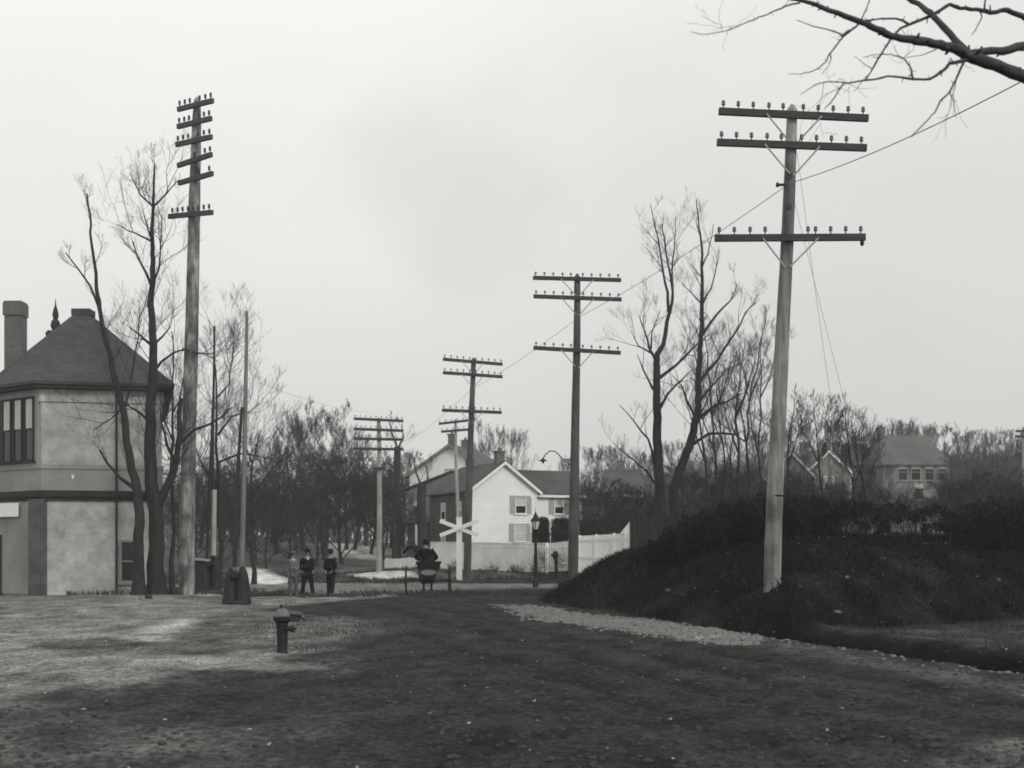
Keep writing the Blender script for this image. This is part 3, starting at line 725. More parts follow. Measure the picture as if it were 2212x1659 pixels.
# foreground tree: trunk out of the picture, limbs reaching in
def b7(x,y): return (1426.4+x*.3638, y*.3638)
def near_tree():
    Y0=12.0; bx=X(2480,Y0); gz=h1(bx,Y0); loc=Vector((bx,Y0,gz))
    t=thing('bare_tree','large bare tree whose dark limbs reach in at the upper right corner','tree',loc)
    rg=random.Random(5)
    tr=[(2480,1560),(2478,1200),(2470,800),(2455,500),(2440,330)]
    pts=[P(x,y,Y0)-loc for x,y in tr]; pts[0].z=-.3
    mb=MB(); mb.tube(jitter_path(pts,3,.02,rg),[.34,.3,.28,.27,.26,.26,.25,.25,.24,.24,.23,.22,.2],14); mb.build('trunk',M_barkl,t,smooth=True)
    S=Segs()
    def limb(pp,w0,w1,d0,d1,tw=.7,nm='limb',tl=.45):
        pl=[]
        for i,(x,y) in enumerate(pp):
            Y=Y0+d0+(d1-d0)*i/(len(pp)-1); vx,vy=b7(x,y); pl.append(P(vx,vy,Y)-loc)
        pj=jitter_path(pl,3,.035,rg); n=len(pj); k=.3638*Y0/F/2
        rad=[k*(w0+(w1-w0)*(i/(n-1))**.8)*(1+.09*rg.uniform(-1,1)) for i in range(n)]
        mb=MB(); mb.tube(pj,rad,10); mb.build(nm,M_barkl,t,smooth=True)
        for a,c,r in zip(pj[:-1],pj[1:],rad):
            kk=(c-a).length*tw*2.2; kk=int(kk)+(rg.random()<kk-int(kk))
            for _ in range(kk):
                dd=(c-a).normalized(); ax=Vector((rg.gauss(0,1),rg.gauss(0,1),rg.gauss(0,1))); ax=(ax-dd*ax.dot(dd)).normalized()
                grow(S,a.lerp(c,rg.random()),(dd*.6+ax*.8),tl*rg.uniform(.4,1.3),min(.006,r*.5),1,rg,-.05,wob=.3,rmin=.0022,kids=(2,4))
        # small spurs
        for a,c,r in zip(pj[:-1],pj[1:],rad):
            if rg.random()<.5:
                ax=Vector((rg.gauss(0,1),rg.gauss(0,1),rg.gauss(0,1))).normalized()
                S.add(a,a+ax*(r+rg.uniform(.02,.05)),r*.5,r*.25)
    limb([(2790,900),(2450,640),(2160,455),(1990,385),(1860,345),(1760,290),(1660,262),(1550,245),(1460,232),(1370,215),(1280,172),(1190,130),(1050,75),(930,30),(830,0),(700,-40)],88,16,0,-.9,.35)
    limb([(1830,320),(1720,200),(1620,95),(1560,45),(1470,-15),(1380,-70)],46,26,-.2,.6,.2)
    limb([(2800,500),(2500,240),(2330,230),(2160,275),(2030,305),(1930,305),(1850,315)],70,38,.2,-.2,.2)
    limb([(1900,365),(1850,355),(1780,365),(1720,375),(1690,410),(1655,435),(1600,470),(1500,470),(1420,458),(1350,452),(1230,475),(1110,495),(1090,490),(1000,485),(940,495),(870,535),(830,565)],26,3,-.2,-.9,.5)
    limb([(1090,492),(1050,550),(1010,610),(975,650)],10,4,-.7,-.9,.6)
    limb([(2700,420),(2400,230),(2250,170),(2150,95),(2060,60),(1960,75),(1880,55),(1780,50),(1720,25),(1640,75),(1590,100),(1480,145),(1430,165),(1370,230),(1320,310),(1260,410),(1220,472)],40,8,.5,.0,.3)
    limb([(1480,145),(1440,120),(1380,110),(1280,115),(1200,125)],16,8,.2,-.1,.4)
    limb([(1190,130),(1150,168),(1115,185),(1080,210),(1030,185),(970,170),(880,145),(810,120)],14,4,-.3,-.6,.7)
    limb([(1150,165),(1100,205),(1060,250),(1010,315),(980,370),(930,410),(880,430),(830,440),(760,440)],13,3,-.3,-.6,.6)
    limb([(1500,465),(1490,420),(1480,390),(1440,345),(1370,322),(1280,325),(1200,340)],13,3,-.4,-.2,.4)
    limb([(1010,318),(1015,345),(1000,390),(960,440)],7,3,-.4,-.6,.4)
    limb([(1800,375),(1775,430),(1740,500),(1720,540),(1660,600),(1640,650),(1600,700),(1520,780),(1490,815)],15,5,-.3,-.8,.35)
    limb([(1720,545),(1740,600),(1755,700)],8,3,-.5,-.6,.3)
    limb([(830,15),(760,32),(690,60),(610,95),(530,125),(430,170),(350,190),(260,205),(180,190)],11,3,-.9,-1.3,.4)
    limb([(1900,70),(1910,100),(1880,160),(1850,210)],10,4,.3,.5,.4)
    limb([(1190,120),(1220,60),(1250,-20)],9,6,-.2,.2,.3)
    limb([(1920,75),(1930,0),(1960,-60)],12,8,.3,.4,.3)
    limb([(1380,220),(1330,290),(1280,380),(1240,440),(1200,480),(1150,545)],9,3,-.1,-.5,.4)
    limb([(1260,410),(1200,370),(1150,330)],6,2,0,-.2,.3)
    link('twigs',S.mesh('twigs',4),M_barkl,t)
near_tree()
# ------------------------------------------------------------------ buildings
def window(parent, c, w, h, face, mframe, mpane, frame=.07, depth=.06, shutters=None, blind=0.0, bars=(1,1), shut_w=None, sash_split=True, name='window', label=None):
    """c: centre on wall surface, face: outward unit normal (x,y); parts: window > pane, blind, shutter"""
    n=Vector((face[0],face[1],0)).normalized(); u=Vector((-n.y,n.x,0)); up=Vector((0,0,1))
    c=Vector(c); M=Matrix((u,n,up)).transposed()
    mb=MB()
    for s in (-1,1):
        mb.box(c+u*s*(w/2+frame/2)+n*(depth/2-.02),(frame,depth+.04,h+2*frame),M=M)
        mb.box(c+up*s*(h/2+frame/2)+n*(depth/2-.02),(w-.004,depth+.034,frame),M=M)
    if sash_split: mb.box(c+n*.012,(w-.004,.05,.05),M=M)
    for i in range(1,bars[0]+1): mb.box(c+u*(w*(i/(bars[0]+1)-.5))+n*.008,(.03,.03,h-.004),M=M)
    mb.box(c-up*(h/2+frame+.03)+n*(depth/2),(w+.3,depth+.1,.06),M=M)
    f=mb.build(name,mframe,parent,label=label)
    g=MB(); g.box(c+n*-.0,(w,.02,h),M=M); g.build('pane',mpane,f)
    if blind>0:
        g=MB(); g.box(c+up*(h*(1-blind)/2)+n*.0,(w-.05,.026,h*blind-.03),M=M); g.build('blind',M_curtain,f)
    if shutters is not None:
        sw=shut_w or w*.5
        for s in (-1,1):
            g=MB(); g.box(c+u*s*(w/2+frame+sw/2+.01)+n*.03,(sw,.045,h+frame*2),M=M)
            for i in range(int(h/.11)): g.box(c+u*s*(w/2+frame+sw/2+.01)+n*.056+up*(-h/2+.08+i*.11),(sw*.8,.012,.05),M=M)
            g.build('shutter',shutters,f)
    return f

def gable_house(label,cx,cy,rz,W,D,zb,eave,ridge,mw,mr,mt_,name='house',cat='house',over=.3,group=None,gableend=True,zfound=-1.5,left_eave=True):
    """origin = front gable centre at ground; local: gable face at y=0 (normal -y), ridge along +y"""
    t=thing(name,label,cat,(cx,cy,zb),rz,group)
    mb=MB(); e=eave-zb; r=ridge-zb
    p=[(-W/2,0,zfound),(W/2,0,zfound),(W/2,0,e),(0,0,r),(-W/2,0,e)]
    q=[(a,D,c) for a,b,c in p]
    mb.hull(p+q,[(0,1,2,3,4),(9,8,7,6,5),(1,0,5,6),(2,1,6,7),(3,2,7,8),(4,3,8,9),(0,4,9,5)])
    mb.build('wall',mw,t)
    roof=MB(); sl=(r-e)/(W/2); th=.1
    for s in (-1,1):
        a=(s*(W/2+over),-over,e-over*sl+.06); b=(s*(W/2+over),D+over,e-over*sl+.06); c=(0.0,D+over,r+.06); d=(0.0,-over,r+.06)
        quad=[a,b,c,d] if s<0 else [d,c,b,a]
        pts=[Vector(x) for x in (a,b,c,d)]; up=Vector((0,0,th))
        roof.hull([*(x for x in pts),*(x+up for x in pts)],[(0,3,2,1),(4,5,6,7),(0,1,5,4),(1,2,6,5),(2,3,7,6),(3,0,4,7)])
    ro=roof.build('roof',mr,t)
    tr=MB()
    for s in (-1,1):
        for yy in (-over-.02,D+over-.06):
            a=Vector((s*(W/2+over+.02),yy,e-over*sl-.13)); b=Vector((0,yy,r-.13)); pts=[a,b,b+Vector((0,0,.24)),a+Vector((0,0,.24))]
            pts+= [x+Vector((0,.08,0)) for x in pts]
            tr.hull(pts,[(0,1,2,3),(7,6,5,4),(1,0,4,5),(2,1,5,6),(3,2,6,7),(0,3,7,4)])
        if left_eave or s>0: tr.box((s*(W/2+over+.03),D/2,e-over*sl-.02),(.06,D+2*over-.2,.16))
        tr.box((s*(W/2-.06),-.025,e/2-.4),(.14,.05,e+.8-.1))
        tr.box((s*(W/2+over*.5),-over*.5+.1,e-over*sl-.16),(over*1.2,.5,.1))
    tr.build('eaves_trim',mt_,t)
    return t,ro
def chimney(parent,c,w,h,m=None,cap=True,local=True):
    mb=MB(); mb.box((c[0],c[1],c[2]),(w,w,h))
    if cap: mb.box((c[0],c[1],c[2]+h/2+.06),(w*1.25,w*1.25,.13)); mb.lathe([(w*.22,0),(w*.2,.25)],(c[0],c[1],c[2]+h/2+.12),10)
    return mb.build('chimney',m or M_brick,parent)

# --- stone building at left (canted end toward the road)
def stone_building():
    A=(X(90,46),46.0); C=(X(350,46.9),46.9); B=(A[0]+(C[0]-A[0])*.62,A[1]+(C[1]-A[1])*.62); A2=(X(-14,47.9),47.9)
    D=(X(338,58),58.0); E=(X(-60,58),58.0)
    cx=(A[0]+B[0])/2; cy=52
    t=thing('stone_building','two-storey stone building with a canted end and steep slate roof at left','building',(cx,cy,0))
    loc=lambda p,z=0:(p[0]-cx,p[1]-cy,z)
    poly=[loc(p)[:2] for p in (A,B,C,D,E,A2)]
    ez=8.0
    MB().prism(poly,-.4,ez).build('wall',M_stone,t)
    def off(poly,d):
        n=len(poly); res=[]
        for i in range(n):
            p0=Vector(poly[i-1]+(0,)) ; p1=Vector(poly[i]+(0,)); p2=Vector(poly[(i+1)%n]+(0,))
            e1=(p1-p0).normalized(); e2=(p2-p1).normalized()
            n1=Vector((e1.y,-e1.x,0)); n2=Vector((e2.y,-e2.x,0)); b=(n1+n2).normalized()
            q=p1+b*d/max(b.dot(n1),.3); res.append((q.x,q.y))
        return res
    # belt course with its dark underside, string at the sills, frieze under the eaves
    mb=MB(); zb=Z(1068,46.4); mb.prism(off(poly,.16),zb-.1,zb+.12); mb.prism(off(poly,.09),zb-.24,zb-.102); mb.build('belt_course',M_trimdk,t)
    mb=MB(); zs=Z(1008,46.4); mb.prism(off(poly,.07),zs-.1,zs+.06); mb.prism(off(poly,.03),zs-1.0+.1,zs-.102); mb.build('sill_course',M_panel,t)
    mb=MB(); mb.prism(off(poly,.06),ez-.75,ez-.3); mb.build('frieze',M_stone,t)
    # roof
    ov=off(poly,.45); ze=ez-.02; apex=(X(180,50.5)-cx,50.5-cy); az=Z(683,50.5)
    top=[(apex[0]-.32,apex[1]-.3),(apex[0]+.32,apex[1]-.3),(apex[0]+.34,apex[1]+.3),(X(180,56)+.34-cx,56-cy),(X(180,56)-.34-cx,56-cy),(apex[0]-.34,apex[1]+.3)]
    v=[(x,y,ze-.12) for x,y in ov]+[(x,y,ze) for x,y in ov]+[(x,y,az) for x,y in top]
    f=[tuple(reversed(range(6)))]
    for i in range(6):
        j=(i+1)%6; f.append((i,j,6+j,6+i)); f.append((6+i,6+j,12+j,12+i))
    f.append(tuple(range(12,18)))
    MB().hull(v,f).build('roof',M_slate,t)
    mb=MB(); mb.prism(off(ov,-.06),ze-.26,ze-.122); mb.build('gutter',M_trimdk,t)
    mb=MB(); mb.box((apex[0],apex[1],az+.12),(.75,.7,.26)); mb.build('ridge_cap',M_slate,t)
    # corner piers
    for p,nm in ((A,1),):
        mb=MB(); n=Vector((-.38,-.92,0)).normalized()
        mb.box((p[0]-cx-.12,p[1]-cy+.1,zb/2-.3),(.62,.5,zb+.2),rz=R(-22)); mb.build('corner_pier',M_stone_dk,t)
    # facets
    def facet(P0,P1,s,z): 
        q=Vector((P0[0]+(P1[0]-P0[0])*s-cx,P0[1]+(P1[1]-P0[1])*s-cy,z)); e=Vector((P1[0]-P0[0],P1[1]-P0[1],0)).normalized(); return q,(e.y,-e.x)
    # painted panels of the left facet
    e=Vector((A[0]-A2[0],A[1]-A2[1],0)); Lf=e.length; e.normalize(); n=Vector((e.y,-e.x,0)); M=Matrix((e,n,Vector((0,0,1)))).transposed()
    c,_=facet(A2,A,.44,0)
    mb=MB(); zl=zb-.3; mb.box((c.x+n.x*.03,c.y+n.y*.03,zl/2-.05),(Lf*.8,.1,zl-.2),M=M); mb.build('shopfront_panel',M_panel,t)
    # group of three tall upper windows
    zt=Z(866,47.5); zl2=Z(1000,47.5)
    mb=MB(); c,_=facet(A2,A,.5,(zt+zl2)/2); mb.box(c+n*.03,(Lf*.92,.1,zt-zl2+.55),M=M); mb.build('window_surround',M_panel,t)
    for s in (.1,.34,.57,.8):
        c,fn=facet(A2,A,s,(zt+zl2)/2); window(t,c+n*.09,.5,zt-zl2-.1,fn,M_trimdk,M_glass,frame=.06,blind=.5,bars=(0,0))
    # signboard and doorway below
    z0=Z(1102,47.2); c,_=facet(A2,A,.3,z0); mb=MB(); mb.box(c+n*.2,(Lf*.62,.08,.52),M=M); mb.build('sign_board',M_sign,t)
    c,_=facet(A2,A,.08,1.15); mb=MB(); mb.box(c+n*.1,(.9,.1,2.3),M=M); d=mb.build('door',M_trimdk,t)
    mb=MB(); mb.lathe([(.02,0),(.03,.03),(.01,.06)],c+n*.16+e*.33,8); mb.build('handle',M_brace,d)
    # low dark opening with pale bars on the right facet
    c,fn=facet(B,C,.3,Z(1212,47.2)); window(t,c+Vector((fn[0],fn[1],0))*.02,.62,1.45,fn,M_panel,M_glass,frame=.09,bars=(0,0))
    # upper window on the right facet
    # low stone step along the front, wires cleats, tiny bright plate
    mb=MB(); c,_=facet(B,C,.6,.08); mb.box(c+Vector((.5,-.5,0)),(2.2,.5,.2)); mb.build('step',M_stone,t)
    mb=MB(); c,fn=facet(A,B,.42,Z(1030,46.2)); mb.box(c+Vector((0,-.05,0)),(.09,.04,.16)); mb.build('enamel_plate',M_sign,t)
    # chimney, finial
    mb=MB(); x0=X(56.5,57)-cx; zt2=Z(665,57); mb.box((x0,57-cy-1.2,zt2/2+3.4),(.74,.74,zt2-6.8)); mb.box((x0,57-cy-1.2,zt2-.35),(.84,.84,.55)); mb.box((x0,57-cy-1.2,zt2-.03),(.78,.78,.1)); mb.build('chimney',M_brick,t)
    x1=X(120,51)-cx; zf=Z(740,51); Yq=51-cy
    mb=MB(); mb.lathe([(.28,-.8),(.28,.25),(.34,.3),(.3,.42),(.14,.5),(.2,.68),(.17,.85),(.09,.98),(.13,1.12),(.1,1.3),(.03,1.55),(.01,1.8)],(x1,Yq,zf),12); mb.lathe([(.12,0),(.16,.12),(.06,.26)],(x1-.27,Yq,zf+.25),8); mb.build('roof_finial',M_trimdk,t,smooth=True)
    mb=MB(); mb.tube([(B[0]-cx+.02,B[1]-cy-.1,ez-.4),(B[0]-cx+.02,B[1]-cy-.1,.1)],[.045,.045],8); mb.build('downpipe',M_trimdk,t)
stone_building()

# --- white gabled house
M_sidew=mat('shaded_siding',.09,.3,2,(1,1,8),stain=.3)
def white_house():
    Yh=92.0; th=R(24); ax=X(1089,Yh)
    W=(1160-1016)*Yh/F/math.cos(th)+.1
    g=.4; c=Vector((X(1088.5,Yh),Yh+1.4,0))
    t,ro=gable_house('white clapboard house with a front gable and shuttered windows behind the board fence',c.x,c.y,th,W,8.6,g,Z(1059,Yh+1),Z(1000,Yh+1.4),M_white,M_shingle,M_whitetrim,left_eave=False)
    L=lambda vx,vy:None
    def onface(vx,vy):      # point on the gable face from survey bearings
        k=(vx-1106)/F; ca,sa=math.cos(th),math.sin(th)
        # (c + s*(ca,sa)).x = k*y
        s=(k*c.y-c.x)/(ca-k*sa); y=c.y+s*sa; return Vector((s,0,Z(vy,y)-g))
    a=onface(1124.5,1092); window(t,a,.80,1.16,(0,-1),M_whitetrim,M_glass,shutters=M_greytrim,blind=.55,bars=(0,0),frame=.06,shut_w=.42)
    a=onface(1122.5,1152); window(t,a,.80,1.1,(0,-1),M_whitetrim,M_glass,shutters=M_greytrim,blind=.97,bars=(0,0),frame=.06,shut_w=.42)
    mb=MB(); a=onface(1123,1073); mb.box(a+Vector((0,-.03,0)),(1.7,.06,.14)); a=onface(1122,1133); mb.box(a+Vector((0,-.03,0)),(1.7,.06,.14)); mb.build('window_head',M_greytrim,t)
    MB().box((-W/2-.03,4.32,(Z(1059,Yh+1)-g)/2-.35),(.06,8.5,Z(1059,Yh+1)-g+.5)).build('side_wall',M_sidew,t)  # dark slab over the white left wall: its shade put into the colour
    # left long side windows
    for y in (2.0,5.4):
        window(t,(-W/2-.06,y,1.6),.8,1.3,(-1,0),M_whitetrim,M_glass,bars=(0,0),blind=.5)
        window(t,(-W/2-.06,y,4.2),.8,1.2,(-1,0),M_whitetrim,M_glass,bars=(0,0),blind=.5)
    # wing to the right
    e=Z(1064,Yh+2)-g; r=Z(1018,Yh+4)-g; Wn=(1262-1160)*(Yh+3)/F/math.cos(th); x0=W/2-.02; x1=W/2+Wn; y0=.35; y1=4.9; ym=(y0+y1)/2
    mb=MB(); p=[(x0,y0,-1.5),(x0,y1,-1.5),(x0,y1,e),(x0,ym,r),(x0,y0,e)]; q=[(x1,b,d) for a_,b,d in p]
    mb.hull(p+q,[(4,3,2,1,0),(5,6,7,8,9),(0,1,6,5),(1,2,7,6),(2,3,8,7),(3,4,9,8),(4,0,5,9)]); mb.build('wing_wall',M_white,t)
    mb=MB(); sl=(r-e)/(ym-y0); ov=.28
    for s,yb in ((-1,y0),(1,y1)):
        a=Vector((x0+.2,yb+s*ov,e-ov*sl+.06)); b=Vector((x1+ov,yb+s*ov,e-ov*sl+.06)); c2=Vector((x1+ov,ym,r+.06)); d=Vector((x0-1.2,ym,r+.06)); up=Vector((0,0,.1))
        pts=[a,b,c2,d]; mb.hull(pts+[x+up for x in pts],[(0,3,2,1),(4,5,6,7),(0,1,5,4),(1,2,6,5),(2,3,7,6),(3,0,4,7)])
    mb.build('wing_roof',M_shingle,t)
    mb=MB(); mb.box(((x0+x1)/2+.1,y0-ov-.03,e-ov*sl-.02),(x1-x0+.3,.06,.18)); mb.box((x1-.06,y0-.03,e/2),(.16,.06,e)); mb.build('wing_trim',M_whitetrim,t)
    k=(1207.5-1106)/F; ca,sa=math.cos(th),math.sin(th); cc=Vector((c.x-y0*sa,c.y+y0*ca)); s=(k*cc.y-cc.x)/(ca-k*sa); yy=cc.y+s*sa
    window(t,(s,y0,Z(1093,yy)-g),.72,1.15,(0,-1),M_whitetrim,M_glass,shutters=M_greytrim,blind=.6,bars=(0,0),frame=.06,shut_w=.45)
    # vine porch in front of the wing
    chimney(t,(0.0,.9,r+.0+ (Z(1000,Yh)-Z(1018,Yh))+.1),.62,1.2)
    chimney(t,(-.1,6.5,Z(1000,Yh)-g+.2),.6,1.0)
white_house()

# --- far white house with chimney, its grey side wing and porch
def far_house():
    Yh=112.0; g=h1(X(940,Yh),Yh)
    th=R(-16); hw=(972-880)*Yh/F
    W=hw*2/math.cos(th)
    t,ro=gable_house('tall white gabled house with brick chimney and front porch behind the thick trunks',X(972,Yh),Yh,th,W,9,g,Z(1024,Yh-1),Z(962,Yh),M_white,M_shingle_lt,M_greyw,over=.35)
    chimney(t,(0,.6,Z(950,Yh)-g),.6,.9)
    chimney(t,(.1,4.2,Z(955,Yh)-g),.6,.8)
    for x in (-2.5,-.6):
        window(t,(x,0,Z(1100,Yh)-g),.85,1.5,(0,-1),M_greytrim,M_glass,bars=(0,0),blind=.5)
    window(t,(0,0,Z(1030,Yh)-g),.8,1.3,(0,-1),M_greytrim,M_glass,bars=(0,0),blind=.5)
    # door (pale)
    mb=MB(); mb.box((-3.0+.2,-.04,1.2),(1.1,.08,2.3)); d=mb.build('door',M_greytrim,t); mb=MB(); mb.lathe([(.02,0),(.04,.03),(.02,.07)],(-2.5,-.1,1.2),8); mb.build('handle',M_iron,d)
    # lean-to with grey sloping roof
    zA=Z(1018,108)-g; zB=Z(1052,108)-g
    mb=MB(); xa=-3.1; xb=.9
    mb.hull([(xa,-2.6,-1),(xb,-2.6,-1),(xb,-.01,-1),(xa,-.01,-1),(xa,-2.6,zB),(xb,-2.6,zA),(xb,-.01,zA+.02),(xa,-.01,zB+.02)],[(3,2,1,0),(4,5,6,7),(0,1,5,4),(1,2,6,5),(2,3,7,6),(3,0,4,7)])
    mb.build('lean_to_wall',M_greyw,t)
    mb=MB(); mb.slab([(xa-.4,-2.9,zB-.1),(xb+.2,-2.9,zA+.13),(xb+.2,-.012,zA+.15),(xa-.4,-.012,zB-.08)],.12); mb.build('lean_to_roof',M_trimdk,t)
    for x in (-2.2,-.6): window(t,(x,-2.6,zB*.55+1.1),.7,1.3,(0,-1),M_greyw,M_glass,bars=(0,0),blind=.4)
    # porch
    zp=Z(1122,106)-g
    mb=MB(); mb.slab([(-5.2,-4.6,zp-.25),(1.4,-4.6,zp-.25),(1.4,-2.62,zp+.2),(-5.2,-2.62,zp+.2)],.14); mb.build('porch_roof',M_trimdk,t)
    for x in (-5.0,-3.3,-1.6,.1,1.3):
        mb=MB(); mb.box((x,-4.45,zp/2-.45),(.14,.14,zp+.3)); mb.build('porch_post',M_whitetrim,t)
    mb=MB(); mb.box((-1.9,-3.7,.12),(6.6,2.0,.25)); mb.build('porch_floor',M_greyw,t)
far_house()
# --- dark narrow house between (brown walls, partly behind the pole)
def mid_house():
    Yh=100.0; g=.3
    t,ro=gable_house('dark walled low house wedged between the two white houses',X(985,Yh),Yh,R(-60),4.6,4.4,g,Z(1085,Yh),Z(1040,Yh),M_greyw,M_shingle,M_trimdk,over=.25)
    window(t,(0,0,2.2),.8,1.2,(0,-1),M_greytrim,M_glass,bars=(0,0)); window(t,(-2.3,2.0,1.6),.8,1.2,(-1,0),M_greytrim,M_glass,bars=(0,0))
    chimney(t,(0,2.2,Z(1030,Yh)-g),.5,.8)
mid_house()

# --- houses on the right-hand slope
M_wlt=mat('pale_house_wall',.22,.3,1.2,stain=.35); M_wmid=mat('grey_house_wall',.11,.3,2,stain=.3)
def side_house(label,x0,x1,vridge,veave,Y,D,mw,mr,chims=(),wins=(),hip=0.0,name='house'):
    """ridge parallel to the picture; eaves toward us"""
    X0=X(x0,Y); X1=X(x1,Y); L=X1-X0; cx=(X0+X1)/2; g=min(h1(X0,Y),h1(X1,Y+D)); 
    t=thing(name,label,'house',(cx,Y,g))
    e=Z(veave,Y)-g; r=Z(vridge,Y+D/2)-g; ov=.35; l=L/2
    MB().box((0,D/2,e/2-.5),(L-.5,D-.02,e+1)).build('wall',mw,t)
    sl=(r-e)/(D/2)
    v=[(-l,-ov,e-ov*sl),(l,-ov,e-ov*sl),(l,D+ov,e-ov*sl),(-l,D+ov,e-ov*sl),(-l+hip,D/2,r),(l-hip,D/2,r)]
    v2=[(a,b,c-.12) for a,b,c in v[:4]]
    MB().hull(v+v2,[(0,1,5,4),(1,2,5),(2,3,4,5),(3,0,4),(9,8,7,6),(0,3,9,6),(1,0,6,7),(2,1,7,8),(3,2,8,9)]).build('roof',mr,t)
    for vx in chims:
        chimney(t,(X(vx,Y)-cx,D/2,r+.15),.65,1.2)
    for vx,vy,w,h in wins:
        window(t,(X(vx,Y)-cx,.0,Z(vy,Y)-g),w,h,(0,-1),M_panel,M_glass,bars=(0,0),blind=.3)
    return t
side_house('large grey-roofed house with pale walls on the slope behind the thicket',1903,2056,941,998,128,9,M_wlt,M_shingle_lt,(1931,),
    [(1950,1020,.9,1.6),(1978,1020,.9,1.6),(2008,1020,.9,1.6),(2035,1020,.9,1.6),(1985,1062,.9,1.6)],hip=1.1)
side_house('low dark-roofed house adjoining the large grey house on its left',1838,1900,957,1000,131,8,M_wmid,M_shingle,(),[(1850,1015,.9,1.2),(1878,1015,.9,1.2)],hip=.3)
side_house('dark-roofed house with three chimneys left of the large grey house',1752,1836,974,1010,122,8,M_wmid,M_shingle,(1757,1800,1829),[(1770,1035,.8,1.4),(1815,1035,.8,1.4)],hip=.3)
side_house('dark house half hidden by the tall trees, left of the bank saplings',1306,1398,1014,1058,118,8,M_wmid,M_shingle,(1350,),[(1325,1080,.9,1.4),(1352,1080,.9,1.4),(1380,1080,.9,1.4)],hip=.4)
t,ro=gable_house('small pale gabled house end between the three-chimney house and shed',X(1790,116),116,0,4.2,5,h1(X(1790,116),116),Z(1020,116),Z(975,116),M_wlt,M_shingle_lt,M_whitetrim,over=.2)
window(t,(0,0,Z(1045,116)-t.location.z),.8,1.3,(0,-1),M_whitetrim,M_glass,bars=(0,0),blind=.5)
Yg=96; t,ro=gable_house('dark shed gable with pale sloping eave boards just right of the nearest pole',X(1709,Yg),Yg,0,(1763-1655)*Yg/F,5,h1(X(1709,Yg),Yg),Z(1034,Yg),Z(977,Yg),M_wmid,M_shingle,M_greytrim,name='shed',cat='shed',over=.12)
mb=MB(); mb.box((0,-.04,Z(1060,Yg)-t.location.z),(1.0,.08,1.3)); mb.build('shed_door',M_trimdk,t)

# ------------------------------------------------------------------ fences
def fence(name,label,pts,height,spacing,bw,m,zoff=0,pointed=True,rails=(.25,.8),post_every=2.4,bt=.022,tops=None,cap=False,follow=False,group=None):
    a=Vector((pts[0][0],pts[0][1],0)); b=Vector((pts[1][0],pts[1][1],0)); L=(b-a).length; d=(b-a).normalized(); rz=math.atan2(d.y,d.x)
    z0=tops[0]; z1=tops[1]
    t=thing(name,label,'fence',(a.x,a.y,h1(a.x,a.y)),rz,group); base=h1(a.x,a.y)
    mb=MB(); n=int(L/spacing)
    for i in range(n+1):
        x=i*spacing; zt=z0+(z1-z0)*x/L-base+rnd.uniform(-.012,.012); zb=h1(a.x+d.x*x,a.y+d.y*x)-base-.02
        zb=max(zb, zt-height)
        w=bw/2*rnd.uniform(.93,1.05); ln=rnd.uniform(-.008,.008)
        if pointed: prof=[(-w,zb),(w,zb),(w+ln,zt-.06),(ln,zt),(-w+ln,zt-.06)]
        else: prof=[(-w,zb),(w,zb),(w+ln,zt),(-w+ln,zt)]
        k=len(prof); p=[(x+u,-bt/2,z) for u,z in prof]+[(x+u,bt/2,z) for u,z in prof]
        mb.hull(p,[tuple(range(k)),tuple(reversed(range(k,2*k)))]+[((j+1)%k,j,j+k,(j+1)%k+k) for j in range(k)])
    mb.build('pickets' if pointed else 'boards',m,t)
    mb=MB()
    for f in rails:
        zz0=z0-base-height*(1-f); zz1=z1-base-height*(1-f); zz=Vector((0,0,.09))
        p=[Vector((0,.013,zz0)),Vector((L,.013,zz1)),Vector((L,.07,zz1)),Vector((0,.07,zz0))]
        mb.hull(p+[q+zz for q in p],[(3,2,1,0),(4,5,6,7),(0,1,5,4),(1,2,6,5),(2,3,7,6),(3,0,4,7)])
    mb.build('rails',m,t)
    if cap:
        mb=MB(); p=[Vector((0,-.06,z0-base+.01)),Vector((L,-.06,z1-base+.01)),Vector((L,.08,z1-base+.01)),Vector((0,.08,z0-base+.01))]; zz=Vector((0,0,.05))
        mb.hull(p+[q+zz for q in p],[(3,2,1,0),(4,5,6,7),(0,1,5,4),(1,2,6,5),(2,3,7,6),(3,0,4,7)]); 
        p=[q+Vector((0,-.0+.01*0,-.30)) for q in p]; p=[Vector((0,-.03,z0-base-.27)),Vector((L,-.03,z1-base-.27)),Vector((L,-.012,z1-base-.27)),Vector((0,-.012,z0-base-.27))]; zz=Vector((0,0,.12))
        mb.hull(p+[q+zz for q in p],[(3,2,1,0),(4,5,6,7),(0,1,5,4),(1,2,6,5),(2,3,7,6),(3,0,4,7)]); mb.build('cap_rail',m,t)
    k=max(1,int(L/post_every))
    for i in range(k+1):
        x=L*i/k; zt=z0+(z1-z0)*i/k-base+.05; zb=h1(a.x+d.x*x,a.y+d.y*x)-base-.1
        mb=MB(); mb.box((x,.13,(zt+zb)/2),(.11,.11,zt-zb)); mb.build('fence_post',m,t)
    return t
fence('board_fence','long pale board fence with a cap rail in front of the white house',[(X(932,84),84),(X(1176,76),76)],1.75,.19,.182,M_fenceg,pointed=False,tops=(Z(1172,84),Z(1175,76)),cap=True)
fence('board_fence','low pale fence left of the horse cart beside the far road',[(X(832,90),90),(X(934,84.2),84.2)],1.0,.19,.182,M_fenceg,pointed=False,tops=(Z(1208,90),Z(1203,84.2)),cap=False)
fence('picket_fence','white picket fence with open pickets behind the lamp post and short post',[(X(1178,75.8),75.8),(X(1246,71.5),71.5)],1.75,.26,.12,M_fencew,tops=(Z(1174,75.8),Z(1166,71.5)))
